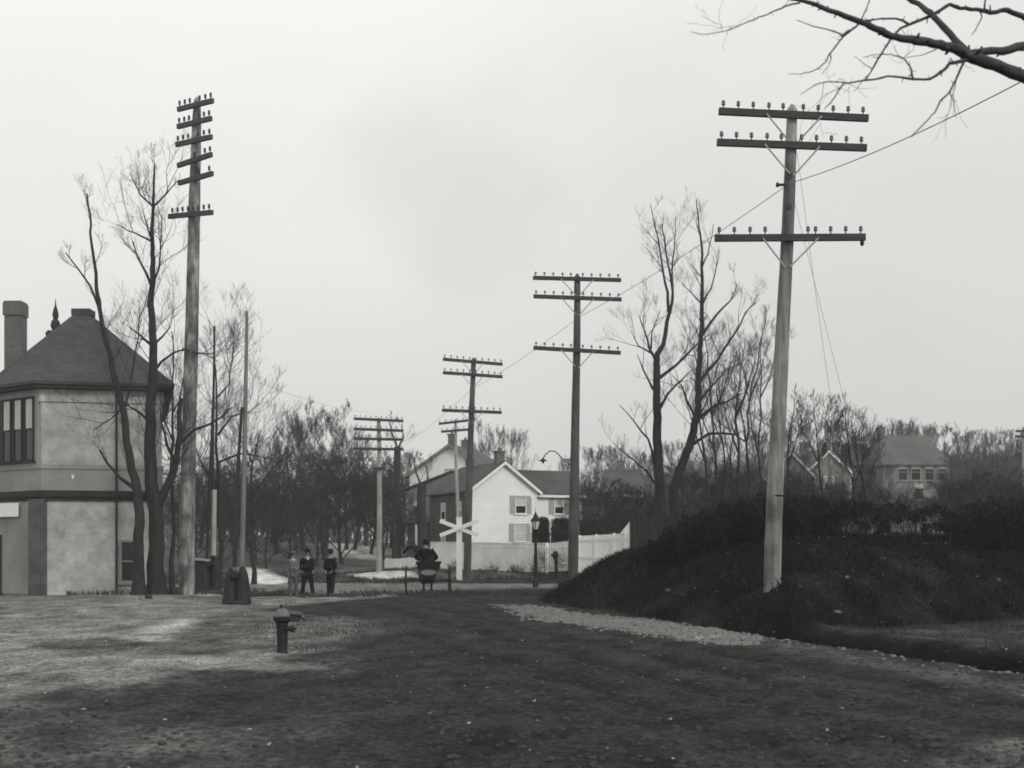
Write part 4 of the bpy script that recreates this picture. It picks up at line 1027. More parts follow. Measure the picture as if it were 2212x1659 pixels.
fence('picket_fence','white close-set picket fence running behind the dark bank',[(X(1248,71.3),71.3),(X(1364,63),63)],2.6,.19,.115,M_fencew,tops=(Z(1158,71.3),Z(1151,63)),rails=(.5,.88))
fence('board_fence','dark board fence standing on top of the bank',[(X(1364,54),54),(X(1462,52),52)],1.6,.25,.18,M_fenced,pointed=False,tops=(Z(1114,54),Z(1112,52)))
fence('board_fence','weathered board fence glimpsed through the gaps in the thicket',[(X(1815,62),62),(X(2075,60),60)],1.5,.22,.16,M_pole_lt,pointed=False,tops=(Z(1120,62),Z(1118,60)))
mb=MB(); Yw=64; a=P(1340,1152,Yw); b=P(1364,1122,Yw); mb.hull([a,P(1364,1152,Yw),b,a+Vector((0,.05,0)),P(1364,1152,Yw)+Vector((0,.05,0)),b+Vector((0,.05,0))],[(0,1,2),(5,4,3),(1,0,3,4),(2,1,4,5),(0,2,5,3)])
mb.box((X(1350,Yw),Yw-.05,Z(1150,Yw)-.9),(.1,.08,2.2)); mb.box((X(1362,Yw),Yw-.05,Z(1130,Yw)-1.2),(.1,.08,2.8))
tag(mb.build('stair_rail',M_fencew),'white sloping stair side at the top end of the white picket fence','stair rail')

# ------------------------------------------------------------------ street furniture
def crossbuck():
    Y=68; b=P(992,1257,Y); g=h1(b.x,Y); t=thing('crossing_sign','white crossbuck sign on a square white post at the railway crossing','sign',(b.x,Y,g))
    h=Z(1119,Y)-g
    mb=MB(); mb.box((0,0,h/2-.1),(.30,.26,h+.2)); mb.box((0,0,h+.03),(.34,.3,.05)); 
    mb.build('post',M_sign,t)
    c=Vector((-.0,-.17,Z(1141,Y)-g)); 
    for s,yo in ((1,0),(-1,-.05)):
        M=Matrix.Rotation(R(21*s),3,'Y'); mb=MB(); mb.box(c+Vector((0,yo,0)),(2.25,.045,.21),M=M)
        o=mb.build('sign_board',M_sign,t)
crossbuck()
def gate(label,base,Y,m_light,h_stand,w_stand,arm,brace,foot=None):
    b=P(base[0],base[1],Y); g=h1(b.x,Y); t=thing('crossing_gate',label,'railway gate',(b.x,Y,g),group='raised railway crossing gates')
    # paired cast stand: two rounded leaves either side of the arm
    k=w_stand
    for s in (-1,1):
        hh=h_stand*(1.0 if s>0 else .93)
        mb=MB(); prof=[(.28,0),(.36,.07),(.35,.14),(.30,.24),(.30,.45),(.26,.65),(.19,.82),(.10,.94),(.02,1.0)]
        mb.lathe([(r*k,z*hh) for r,z in prof],(s*.25*k,0,-.05),14); mb.build('gate_stand',M_gatedark,t,smooth=True)
    mb=MB(); mb.lathe([(.58*k,-.1),(.58*k,.06),(.5*k,.12)],(0,0,0),16); mb.build('base_plate',M_gatedark,t)
    def tb(nm,pp,r0,r1,m,yo):
        q=[P(x,y,Y)-t.location for x,y in pp]
        for v in q: v.y=yo
        n=len(q)-1; pts=[];rad=[]
        for i in range(n):
            for k in range(4): pts.append(q[i].lerp(q[i+1],k/4)); rad.append(r0+(r1-r0)*(i+k/4)/n)
        pts.append(q[-1]); rad.append(r1)
        o=MB().tube(pts,rad,8); return o.build(nm,m,t,smooth=True)
    tb('gate_arm',arm[0],arm[1],arm[2],m_light,.02)
    tb('arm_brace',brace[0],brace[1],brace[2],M_trimdk,-.08)
    if foot: tb('painted_arm_foot',foot[0],foot[1],foot[2],M_gatewhite,-.02)
    mb=MB(); mb.lathe([(.12,-.1),(.14,0),(.12,.1)],(0,-.24,h_stand*.72),12,ax='y'); mb.build('counterweight',M_gatedark,t)
    return t
gate('near raised crossing gate, tall thin arm rising from a dark paired stand on the pavement',(511,1305),39.7,M_gategrey,1.32,.78,
  ([(522,1228),(525,1100),(528,980),(530,860),(532,760),(533,672)],.092,.05),([(508,1225),(512,1100),(517,980),(524,880)],.075,.045))
gate('far raised crossing gate with a white-painted arm foot, left of the near one',(455,1275),52.0,M_trimdk,1.5,.80,
  ([(457,1215),(459,1060),(460,900),(462,800),(463,704)],.07,.045),([(448,1215),(452,1080),(458,950),(460,880)],.07,.045),([(461,1200),(462,1130),(463,1058)],.115,.10))

def lamp_post():
    Y=56; b=P(1157,1269,Y); g=h1(b.x,Y); t=thing('street_lamp','dark gas lamp post with a glass lantern and pointed finial','street lamp',(b.x,Y,g))
    zl=Z(1143,Y)-g
    mb=MB(); mb.lathe([(.13,-.1),(.13,.3),(.1,.36),(.085,.5),(.075,1.4),(.09,1.45),(.07,1.5),(.06,zl-.1),(.09,zl-.05),(.05,zl)],k=12); mb.build('lamp_pole',M_iron,t,smooth=True)
    mb=MB(); mb.tube([(-.28,0,zl-.22),(.28,0,zl-.22)],[.018,.018],6); mb.build('ladder_bar',M_iron,t)
    lan=MB(); lan.lathe([(.10,zl),(.20,zl+.38)],k=4); l=lan.build('lantern_glass',M_lampglass,t)
    mb=MB()
    for i in range(4):
        a=2*PI*i/4; mb.tube([(.10*math.cos(a),.10*math.sin(a),zl),(.205*math.cos(a),.205*math.sin(a),zl+.39)],[.012,.012],5)
    mb.lathe([(.22,zl+.38),(.23,zl+.41),(.1,zl+.56),(.1,zl+.62),(.05,zl+.66),(.06,zl+.72),(.015,zl+.78),(.012,zl+.92)],k=10); mb.build('lantern_cap',M_iron,t)
lamp_post()
def short_post():
    Y=66; b=P(1201,1251,Y); g=h1(b.x,Y); t=thing('hitching_post','short dark post with a knobbed head before the open pickets','post',(b.x,Y,g))
    h=Z(1190,Y)-g
    mb=MB(); mb.lathe([(.12,-.1),(.11,.1),(.095,.3),(.09,h-.45)],k=10); mb.build('post',M_iron,t,smooth=True)
    mb=MB(); mb.lathe([(.09,h-.46),(.16,h-.36),(.18,h-.22),(.15,h-.08),(.05,h)],(-.03,0,0),12); mb.lathe([(.06,-.2),(.06,.0)],(-.08,0,h-.24),8,ax='x'); mb.build('post_head',M_iron,t,smooth=True)
short_post()
def hydrant():
    Y=21.6; b=P(606,1411,Y); g=h1(b.x,Y); t=thing('fire_hydrant','dark cast iron fire hydrant with a pale worn top at the road edge','fire hydrant',(b.x,Y,g))
    z=lambda vy:Z(vy,Y)-g
    lean=.0
    mb=MB(); k=Y/F
    mb.lathe([(12.5*k,-.1),(12.5*k,.02),(11*k,.05),(11.5*k,z(1380)),(12.5*k,z(1355)),(13.5*k,z(1345)),(19.5*k,z(1340)),(20*k,z(1333)),(18*k,z(1331))],(.03,0,0),20); mb.build('barrel',M_hyd,t,smooth=True)
    mb=MB(); mb.lathe([(17.5*k,z(1331)),(16.5*k,z(1327)),(14*k,z(1321)),(9*k,z(1316)),(4*k,z(1314))],(.03,0,0),20); mb.build('bonnet',M_cap,t,smooth=True)
    mb=MB(); mb.lathe([(3.6*k,z(1315)),(3.6*k,z(1308)),(2.2*k,z(1306))],(.01,0,0),5); mb.build('operating_nut',M_hyd,t)
    mb=MB(); mb.lathe([(5.5*k,.05),(5.5*k,.13),(7.2*k,.135),(7.2*k,.17),(6.6*k,.20),(2.2*k,.205),(2.2*k,.235)],(.05,-.05,z(1358)),14,ax='x'); mb.build('hose_nozzle',M_hyd,t,smooth=True)
    mb=MB(); mb.lathe([(5.5*k,-.17),(6*k,-.11),(5*k,-.08)],(.03,-.0,z(1360)),12,ax='y'); mb.build('front_cap',M_hyd,t,smooth=True)
    mb=MB()
    for i in range(8):
        a=2*PI*i/8; mb.lathe([(.012,0),(.012,.02)],(.03+.145*math.cos(a),.145*math.sin(a),z(1333)),6)
    mb.build('flange_bolts',M_hyd,t)
hydrant()
Yb=30.5; b=P(632,1328,Yb); g=h1(b.x,Yb); t=thing('drain_box','low dark drain box with a slanting lid just behind the hydrant','drain box',(b.x,Yb,g),R(8))
mb=MB(); mb.box((0,0,.06),(.34,.4,.2)); mb.build('box_wall',M_trimdk,t)
mb=MB(); mb.slab([(-.22,-.25,.20),(.24,-.25,.16),(.24,.25,.18),(-.22,.25,.22)],-.04); mb.build('lid',M_pole_dk,t)
mb=MB(); mb.tube([(.17,-.1,.12),(.34,-.15,.02)],[.035,.03],8); mb.build('spout',M_trimdk,t)
# small dark stumps and stones at the foot of the left trees
for vx,vy,Y,s,lb in ((378,1288,44.5,.22,'dark stump at the foot of the thick bare tree'),(321,1303,41.5,.13,'small dark boulder in front of the two left trees'),(307,1307,41,.11,'pale round stone in front of the forked tree')):
    b=P(vx,vy,Y); o=MB(); o.lathe([(s,-.1),(s*1.05,s*.3),(s*.85,s*.9),(s*.4,s*1.25),(.02,s*1.3)],k=9); q=o.build('stump' if 'stump' in lb else 'boulder',M_bark if 'dark' in lb else M_peb,smooth=True); q.location=(b.x,Y,h1(b.x,Y)); tag(q,lb,'stump' if 'stump' in lb else 'stone')
# pale crates / cart side seen beyond the trees by the building
Yq=50; b=P(430,1275,Yq); t=thing('crate','dark open crate beside the far gate stand','crate',(b.x,Yq,h1(b.x,Yq)),.1)
mb=MB(); mb.box((0,0,.62),(.5,.6,1.25)); mb.build('crate_side',M_trimdk,t); mb=MB(); mb.slab([(-.34,-.4,1.3),(.4,-.4,1.22),(.4,.4,1.25),(-.34,.4,1.33)],-.05); mb.build('crate_lid',M_panel,t)
# ------------------------------------------------------------------ people, horse, cart
def skin_obj(name,verts,edges,radii,m,parent,sub=1,root=0):
    me=bpy.data.meshes.new(name); me.from_pydata([tuple(v) for v in verts],edges,[]); me.update()
    o=bpy.data.objects.new(name,me); COL.objects.link(o)
    md=o.modifiers.new('s','SKIN'); md.use_smooth_shade=True
    sv=me.skin_vertices
    if not sv: 
        bm=bmesh.new(); bm.from_mesh(me); bm.verts.layers.skin.verify(); bm.to_mesh(me); bm.free()
    L=me.skin_vertices[0].data
    for i,r in enumerate(radii):
        L[i].radius=(r,r) if not hasattr(r,'__len__') else r
        L[i].use_root=(i==root)
    if sub: sm=o.modifiers.new('u','SUBSURF'); sm.levels=sub; sm.render_levels=sub
    dg=bpy.context.evaluated_depsgraph_get(); dg.update()
    nm=bpy.data.meshes.new_from_object(o.evaluated_get(dg)); bpy.data.objects.remove(o); bpy.data.meshes.remove(me)
    nm.name=name; nm.polygons.foreach_set('use_smooth',[True]*len(nm.polygons)); nm.materials.clear()
    return link(name,nm,m,parent)

def figure(label,loc,rz,coat,trous,J=None,bulk=1.0,hat='bowler',seated=False,scale=1.0,coat_len=.30,lean=0.0,coatm=None,group=None):
    """J overrides joints. local facing -y."""
    t=thing('person',label,'person',loc,rz,group); t.scale=(scale,)*3
    j=dict(pel=(0,0,.93),wai=(0,0,1.08),che=(0,.0,1.27),nb=(0,.01,1.44),nk=(0,0,1.51),h0=(0,-.015,1.57),h1=(0,-.02,1.635),h2=(0,-.01,1.70),nose=(0,-.118,1.62),
      shR=(-.17,.01,1.40),shL=(.17,.01,1.40),elR=(-.24,.04,1.13),elL=(.24,.04,1.13),wrR=(-.23,-.06,.89),wrL=(.23,-.06,.89),
      hpR=(-.09,0,.88),hpL=(.09,0,.88),knR=(-.11,-.02,.49),knL=(.11,-.02,.49),anR=(-.12,.03,.08),anL=(.12,.03,.08),toR=(-.14,-.14,.03),toL=(.14,-.14,.03))
    if J: j.update(J)
    V=lambda k:Vector(j[k])
    # body: one continuous skin surface with neck, head, hands and fingers
    vs=[];ed=[];ra=[]
    def add(p,r,par=None):
        vs.append(tuple(p)); ra.append(r); i=len(vs)-1
        if par is not None: ed.append((par,i))
        return i
    pel=add(V('pel'),.10); wai=add(V('wai'),.10,pel); che=add(V('che'),(.13,.11),wai); nb=add(V('nb'),.07,che); nk=add(V('nk'),.052,nb); h0=add(V('h0'),(.058,.066),nk); hm=add(V('h1'),(.075,.09),h0); h2=add(V('h2'),(.07,.082),hm)
    for s in 'RL':
        sh=add(V('sh'+s),.055,nb); el=add(V('el'+s),.042,sh); wr=add(V('wr'+s),.028,el)
        d=(V('wr'+s)-V('el'+s)).normalized(); side=d.cross(Vector((0,1,0)) if abs(d.y)<.8 else Vector((0,0,1))).normalized(); fw=side.cross(d)
        pm=add(V('wr'+s)+d*.06,(.036,.02),wr)
        for k,(o,L) in enumerate(((-.027,.058),(-.009,.07),(.01,.066),(.027,.05))):
            b=V('wr'+s)+d*.085+fw*o; f1=add(b,.0095,pm); f2=add(b+d*L*.6+side*.008,.009,f1); add(b+d*L+side*.022,.0075,f2)
        th=add(V('wr'+s)+d*.04-fw*.034,.011,pm); add(V('wr'+s)+d*.075-fw*.05,.009,th)
        hp=add(V('hp'+s),.08,pel); kn=add(V('kn'+s),.055,hp); an=add(V('an'+s),.036,kn); add(V('to'+s)+Vector((0,0,.012)),.026,an)
    skin_obj('body',vs,ed,ra,M_skin,t,1,0)
    # face details
    mb=MB(); hc=V('h1')
    mb.lathe([(.012,0),(.016,.012),(.006,.045)],hc+Vector((0,-.098,-.028)),6); mb.build('nose',M_skin,t,smooth=True)
    for s in (-1,1):
        mb=MB(); mb.lathe([(.004,-.004),(.010,0),(.004,.004)],hc+Vector((s*.032,-.083,.012)),6,ax='y'); mb.build('eye',M_hair,t)
        mb=MB(); mb.lathe([(.008,-.006),(.022,0),(.01,.008)],hc+Vector((s*.082,.005,-.005)),8,ax='x'); mb.build('ear',M_skin,t,smooth=True)
    mb=MB(); mb.box(hc+Vector((0,-.080,-.055)),(.045,.02,.01)); mb.build('mouth',M_hair,t)
    mb=MB(); mb.lathe([(.083,-.03),(.09,.01),(.088,.05),(.06,.085)],hc+Vector((0,.022,0)),12); mb.build('hair',M_hair,t,smooth=True)
    # coat
    vs=[];ed=[];ra=[]
    hem=V('pel')+(V('hpR')+V('hpL')-V('pel')*2)*.5+Vector((0,0,-.10)) if not seated else V('pel')+Vector((0,0,-.02))
    hm_=add(V('pel')+Vector((0,0,-coat_len if not seated else -.08)),(.205,.15)); p0=add(V('pel')+Vector((0,0,.02)),(.18,.135),hm_) if not seated else hm_; w0=add(V('wai'),(.17,.13),p0); c0=add(V('che'),(.205,.145),w0); n0=add(V('nb'),(.12,.10),c0)
    for s in 'RL':
        sh=add(V('sh'+s),.085,n0); up=add(V('sh'+s).lerp(V('el'+s),.5),.066,sh); el=add(V('el'+s),.06,up); add(V('wr'+s)+(V('el'+s)-V('wr'+s))*.06,.046,el)
    skin_obj('coat',vs,ed,[(r[0]*bulk,r[1]*bulk) if hasattr(r,'__len__') else r*(bulk*.5+.5)*1.08 for r in ra],coat,t,1,1)
    # trousers
    vs=[];ed=[];ra=[]
    p0=add(V('pel')+Vector((0,0,-.03)),(.16,.13))
    for s in 'RL':
        hp=add(V('hp'+s)+(V('kn'+s)-V('hp'+s))*.12,.118,p0); mid=add(V('hp'+s).lerp(V('kn'+s),.55),.108,hp); kn=add(V('kn'+s),.092,mid); add(V('kn'+s).lerp(V('an'+s),.55),.086,kn); add(V('an'+s)+(V('kn'+s)-V('an'+s))*.02,.078,len(vs)-1)
    skin_obj('trousers',vs,ed,ra,trous,t,1,0)
    for s in 'RL':
        a=V('an'+s); b=V('to'+s); vs=[tuple(a+Vector((0,.05,-.04))),tuple(a+Vector((0,-.03,-.03))),tuple(b)]
        skin_obj('shoe',vs,[(0,1),(1,2)],[(.04,.035),(.045,.04),(.038,.026)],M_leather,t,1,0)
    mb=MB(); c=V('nk')-Vector((0,0,.035)); mb.lathe([(.064,-.02),(.068,0),(.060,.02)],c,14); mb.box(c+Vector((0,-.10,-.045)),(.07,.03,.09)); mb.build('collar',M_linen,t,smooth=False)
    top=V('h2')
    if hat=='bowler':
        mb=MB(); mb.lathe([(.150,.004),(.155,.016),(.098,.012),(.1,.02),(.104,.06),(.095,.105),(.06,.135),(.01,.145)],top+Vector((0,.005,-.02)),18); mb.build('hat',M_felt,t,smooth=True)
    elif hat=='soft':
        mb=MB(); mb.lathe([(.17,-.01),(.172,0),(.1,.012),(.1,.03),(.095,.10),(.07,.12),(.02,.105)],top+Vector((0,.005,-.02)),18); mb.build('hat',M_felt,t,smooth=True)
    else:
        mb=MB(); mb.lathe([(.09,-.02),(.115,.02),(.12,.045),(.08,.075),(.01,.08)],top+Vector((0,.0,-.005)),14); mb.box(top+Vector((0,-.11,.0)),(.12,.09,.012)); mb.build('cap',M_clothg,t,smooth=True)
    return t
PGp='men standing together on the pavement'
def at_feet(vx,vy,Y): b=P(vx,vy,Y); return (b.x,Y,h1(b.x,Y)+.005)
figure('person in a light grey coat and cap, left of the two dark-suited men',at_feet(633,1291,45.2),R(28),M_clothg,M_trousg,dict(elR=(-.22,.05,1.14),wrR=(-.2,-.03,.9),elL=(.21,-.02,1.15),wrL=(.1,-.22,1.1)),hat='cap',group=PGp,scale=.94,coat_len=.16)
figure('person in a dark suit and hat with legs apart, between the other two men',at_feet(664,1288,45.8),R(22),M_cloth,M_trous,dict(hpR=(-.1,0,.88),hpL=(.1,0,.88),knR=(-.15,-.03,.49),knL=(.16,-.01,.49),anR=(-.2,.0,.08),anL=(.22,.03,.08),toR=(-.23,-.16,.03),toL=(.28,-.12,.03),elR=(-.26,.08,1.14),wrR=(-.2,-.06,.93),elL=(.23,.06,1.13),wrL=(.19,-.1,.95)),hat='bowler',group=PGp,scale=.985)
figure('person in a long dark coat and low hat with feet together, rightmost of the three',at_feet(714,1286,46.2),R(150),M_cloth,M_trous,dict(elR=(-.27,.0,1.12),wrR=(-.15,.12,.95),elL=(.27,.0,1.12),wrL=(.14,.12,.95),knR=(-.09,-.02,.49),knL=(.09,-.02,.49),anR=(-.07,.03,.08),anL=(.07,.03,.08),toR=(-.09,-.14,.03),toL=(.1,-.14,.03)),hat='soft',group=PGp,scale=.985,coat_len=.3)

def wheel(parent,loc,r,m_r,n=12):
    t=bpy.data.objects.new('wheel',None)
    mb=MB(); w=.022
    prof=[]
    k=32; pts=[]
    for rr,x in ((r,-w),(r,w),(r-.045,w),(r-.045,-w)): pts.append((rr,x))
    base=0
    for rr,x in pts:
        for j in range(k): a=2*PI*j/k; mb.v.append((x,rr*math.cos(a),rr*math.sin(a)))
    for i in range(4):
        for j in range(k): mb.f.append((i*k+j,i*k+(j+1)%k,((i+1)%4)*k+(j+1)%k,((i+1)%4)*k+j))
    o=mb.build('wheel',m_r,parent); o.location=loc
    sp=MB()
    for i in range(n):
        a=2*PI*i/n; sp.tube([(0,.05*math.cos(a),.05*math.sin(a)),(0,(r-.03)*math.cos(a),(r-.03)*math.sin(a))],[.016,.012],5)
    sp.build('spokes',m_r,o)
    hb=MB(); hb.lathe([(.03,-.1),(.055,-.07),(.065,0),(.055,.07),(.03,.1)],ax='x',k=10); hb.build('hub',M_iron,o)
    return o
def cart():
    Yc=47.6; b=P(924,1284,Yc); g=h1(b.x,Yc); rz=R(7)
    t=thing('horse_cart','light two-wheeled horse cart seen from behind with a pale tail panel','horse cart',(b.x,Yc,g),rz)
    r=.56
    for s in (-1,1): wheel(t,(s*.84,0,r),r,M_spoke)
    mb=MB(); mb.tube([(-.86,0,r),(.86,0,r)],[.03,.03],8); mb.build('axle',M_iron,t)
    mb=MB()
    for s in (-1,1):
        pts=[(s*.3,-.42+.84*i/8,r+.05+.09*math.sin(PI*i/8)) for i in range(9)]; mb.tube(pts,[.02]*9,6)
    mb.build('springs',M_iron,t)
    # body: rounded tub bottom, sides
    mb=MB(); 
    mb.hull([(-.30,-.5,.70),(.30,-.5,.70),(.38,-.5,1.02),(-.38,-.5,1.02),(-.30,.7,.70),(.30,.7,.70),(.38,.7,1.02),(-.38,.7,1.02)],[(0,1,2,3),(7,6,5,4),(1,0,4,5),(3,2,6,7),(2,1,5,6),(0,3,7,4)])
    mb.box((0,.1,.66),(.52,1.1,.06)); mb.build('cart_body',M_cart,t)
    mb=MB(); mb.lathe([(.29,-.012),(.30,0),(.29,.012)],(0,-.52,.86),24,ax='y'); 
    o=mb.build('tail_panel',M_cartlt,t,smooth=False)
    for v in o.data.vertices: v.co.z=.87+(v.co.z-.86)*.36
    mb=MB(); mb.box((0,-.3,1.05),(.92,.5,.07)); mb.build('seat',M_leather,t)
    mb=MB(); mb.hull([(-.42,-.56,1.08),(.42,-.56,1.08),(.50,-.62,1.30),(-.50,-.62,1.30),(-.42,-.50,1.08),(.42,-.50,1.08),(.50,-.56,1.30),(-.50,-.56,1.30)],[(0,1,2,3),(7,6,5,4),(1,0,4,5),(3,2,6,7),(2,1,5,6),(0,3,7,4)]); mb.build('seat_back',M_cart,t)
    for s in (-1,1):
        mb=MB(); mb.tube([(s*.3,.5,.72),(s*.38,1.2,.85),(s*.36,2.6,1.05),(s*.3,3.3,1.15)],[.028,.028,.025,.02],8); mb.build('shaft',M_cart,t)
    mb=MB(); mb.slab([(-.32,.72,.8),(.32,.72,.8),(.34,.9,1.1),(-.34,.9,1.1)],.03); mb.build('dashboard',M_cart,t)
    # driver, seen from behind, leaning left, feet on the footboard
    figure('person in a dark coat and broad hat driving the horse cart, seen from behind',(t.location.x+.0,Yc-.30,g+.27),R(184),M_cloth,M_trous,
      dict(pel=(0,0,.93),wai=(.01,0,1.08),che=(.03,-.03,1.26),nb=(.05,-.06,1.43),nk=(.055,-.07,1.49),h0=(.06,-.085,1.55),h1=(.06,-.09,1.61),h2=(.06,-.08,1.67),
      shR=(-.14,-.05,1.37),shL=(.23,-.05,1.37),elR=(-.36,-.06,1.10),elL=(.44,-.02,1.10),wrR=(-.22,-.30,1.0),wrL=(.24,-.30,1.0),
      hpR=(-.1,-.04,.88),hpL=(.1,-.04,.88),knR=(-.15,-.48,.86),knL=(.15,-.48,.86),anR=(-.15,-.62,.52),anL=(.15,-.62,.52),toR=(-.16,-.80,.47),toL=(.16,-.80,.47)),hat='soft',seated=True,bulk=1.3,scale=1.06)
    # horse
    h=thing('horse','dark horse in harness ahead of the cart, its head turned up at left','horse',(t.location.x-.21,Yc+3.0,h1(t.location.x,Yc+3)),R(4))
    vs=[];ed=[];ra=[]
    def add(p,r,par=None):
        vs.append(p); ra.append(r); 
        if par is not None: ed.append((par,len(vs)-1))
        return len(vs)-1
    # local: faces +y; rump at y=-.8
    ru=add((0,-.72,1.22),(.25,.27)); be=add((0,-.25,1.18),(.28,.30),ru); ba=add((0,.2,1.17),(.27,.31),be); ch=add((0,.62,1.2),(.24,.32),ba)
    n1=add((-.20,.90,1.44),(.16,.20),ch); n2=add((-.42,1.04,1.68),(.13,.15),n1); po=add((-.62,1.12,1.88),(.10,.11),n2); fa=add((-.80,1.20,1.82),(.09,.10),po); mu=add((-.98,1.30,1.62),(.06,.065),fa); add((-1.04,1.34,1.54),(.05,.05),mu)
    for s in (-1,1):
        a=add((s*.16,-.70,1.02),(.15,.19),ru); st=add((s*.17,-.50,.80),.105,a); hk=add((s*.16,-.86,.52),.055,st); fe=add((s*.16,-.80,.20),.038,hk); add((s*.16,-.74,.06),.052,fe)
        a=add((s*.15,.55,.98),(.11,.15),ch); kn=add((s*.15,.56,.50),.052,a); fe=add((s*.15,.54,.18),.036,kn); add((s*.15,.58,.06),.052,fe)
    skin_obj('body',vs,ed,ra,M_hide,h,1,1)
    for s in (-1,1):
        mb=MB(); mb.lathe([(.035,0),(.04,.05),(.02,.12),(.004,.16)],(-.62+s*.055,1.10,1.96),8); mb.build('ear',M_hide,h,smooth=True)
    S=Segs(); rg=random.Random(4)
    for i in range(150):
        p=Vector((rg.uniform(-.05,.05),-1.0,1.32)); d=Vector((rg.uniform(-.07,.07),-.12,-.1))
        for k in range(6):
            q=p+d*.9; S.add(p,q,.008,.007); p=q; d=Vector((d.x*.8,d.y*.55+.005,-.19))
    link('tail',S.mesh('tail',3),M_hair,h)
    S=Segs()
    cr=[Vector((-.10,.80,1.60)),Vector((-.34,.96,1.82)),Vector((-.58,1.06,1.98))]
    for i in range(140):
        u=rg.random()*1.999; p=cr[int(u)].lerp(cr[int(u)+1],u%1); q=p+Vector((.09+rg.uniform(0,.05),-.05,-.10)); S.add(p,q,.008,.007); S.add(q,q+Vector((.02,-.02,-.14)),.007,.004)
    link('mane',S.mesh('mane',3),M_hair,h)
    mb=MB()
    def ring(c,rx,rz_,y,w=.02,tl=0):
        k=20; mb.tube([(c[0]+rx*math.cos(2*PI*i/k),y+tl*math.sin(2*PI*i/k),c[1]+rz_*math.sin(2*PI*i/k)) for i in range(k+1)],[w]*(k+1),5,cap=False)
    ring((0,1.17),.29,.33,.28); ring((0,1.2),.27,.33,-.6); ring((0,1.22),.25,.33,.66,.03,.05)
    for s in (-1,1): mb.tube([(s*.25,.7,1.15),(s*.31,.2,1.12),(s*.31,-.5,1.05),(s*.3,-1.3,.95)],[.015]*4,5)
    mb.build('harness',M_leather,h)
    # reins belong to the harness
    mb=MB(); 
    for s in (-1,1): mb.tube([(-.85+s*.05,1.2,1.75),(s*.16-.05,.3,1.52),(s*.14,-1.4,1.42),(s*.2,-2.85,1.32)],[.007]*4,4)
    mb.build('reins',M_leather,h)
cart()
# ------------------------------------------------------------------ ground cover (stuff)
rs=np.random.RandomState(12)
def scatter_cards(name,mat_,xy,size,kind,up=0.0,hrange=(0,0),flat=False,aspect=1.0,zadd=0.0):
    """many small bent leaf-like faces, each free in space"""
    n=len(xy); x,y=xy[:,0],xy[:,1]; z=H(x,y)+zadd+(hrange if hasattr(hrange,'shape') else rs.uniform(hrange[0],hrange[1],n) if True else 0)
    C=np.stack([x,y,z],1)
    d=rs.normal(size=(n,3)); 
    if flat: d[:,2]*=.25
    d/=np.linalg.norm(d,axis=1,keepdims=True)
    e=np.cross(d,rs.normal(size=(n,3))); 
    if flat: e[:,2]*=.25
    e/=np.linalg.norm(e,axis=1,keepdims=True)+1e-9
    s=size*rs.uniform(.5,1.4,(n,1)); bend=np.cross(d,e)*s*.35
    a=C-d*s*.5*aspect; b=C+e*s*.33+bend*.5; c=C+d*s*.5*aspect; f=C-e*s*.33+bend*.5
    V=np.stack([a,b,c,f],1).reshape(-1,3); F4=np.arange(n*4).reshape(n,4)
    me=np_mesh(name,V,F4); o=link(name,me,mat_); o['kind']='stuff'; return o
def stems(name,mat_,base,hgt,lean,r,k=3,kind='stuff',nseg=2):
    """upright thin blades/stems: base Nx3"""
    n=len(base); V=[];Fs=[]
    ang=rs.uniform(0,2*PI,n); d=np.stack([np.cos(ang),np.sin(ang),np.zeros(n)],1)
    w=np.stack([-np.sin(ang+1.2),np.cos(ang+1.2),np.zeros(n)],1)*r[:,None]
    l=lean[:,None]*d*hgt[:,None]
    p0=base; p1=base+l*.35+np.array([0,0,1.])*hgt[:,None]*.6; p2=base+l+np.array([0,0,1.])*hgt[:,None]
    A=np.stack([p0-w,p0+w,p1+w*.8,p1-w*.8,p2+w*.15,p2-w*.15],1).reshape(-1,3)
    i=(np.arange(n)*6)[:,None]
    F4=np.concatenate([np.concatenate([i,i+1,i+2,i+3],1),np.concatenate([i+3,i+2,i+4,i+5],1)],0)
    me=np_mesh(name,A,F4); o=link(name,me,mat_); o['kind']='stuff'; return o
def rand_xy(n,y0,y1,u0,u1,power=1.0):
    """more points near the camera: uniform in depth-log and bearing"""
    y=np.exp(rs.uniform(np.log(y0),np.log(y1),n)); u=rs.uniform(u0,u1,n)
    return np.stack([u*y,y],1)
# dead leaves scattered over the road and verge
xy=rand_xy(190,9,45,-.46,.46); d=bank_d(xy[:,0],xy[:,1]); o=scatter_cards('fallen_leaves',M_leaf,xy,.055,'stuff',hrange=(.005,.02),flat=True)
xy=rand_xy(16,10,40,-.3,.45); scatter_cards('paper_scraps',M_linen,xy,.05,'stuff',hrange=(.01,.03),flat=True)
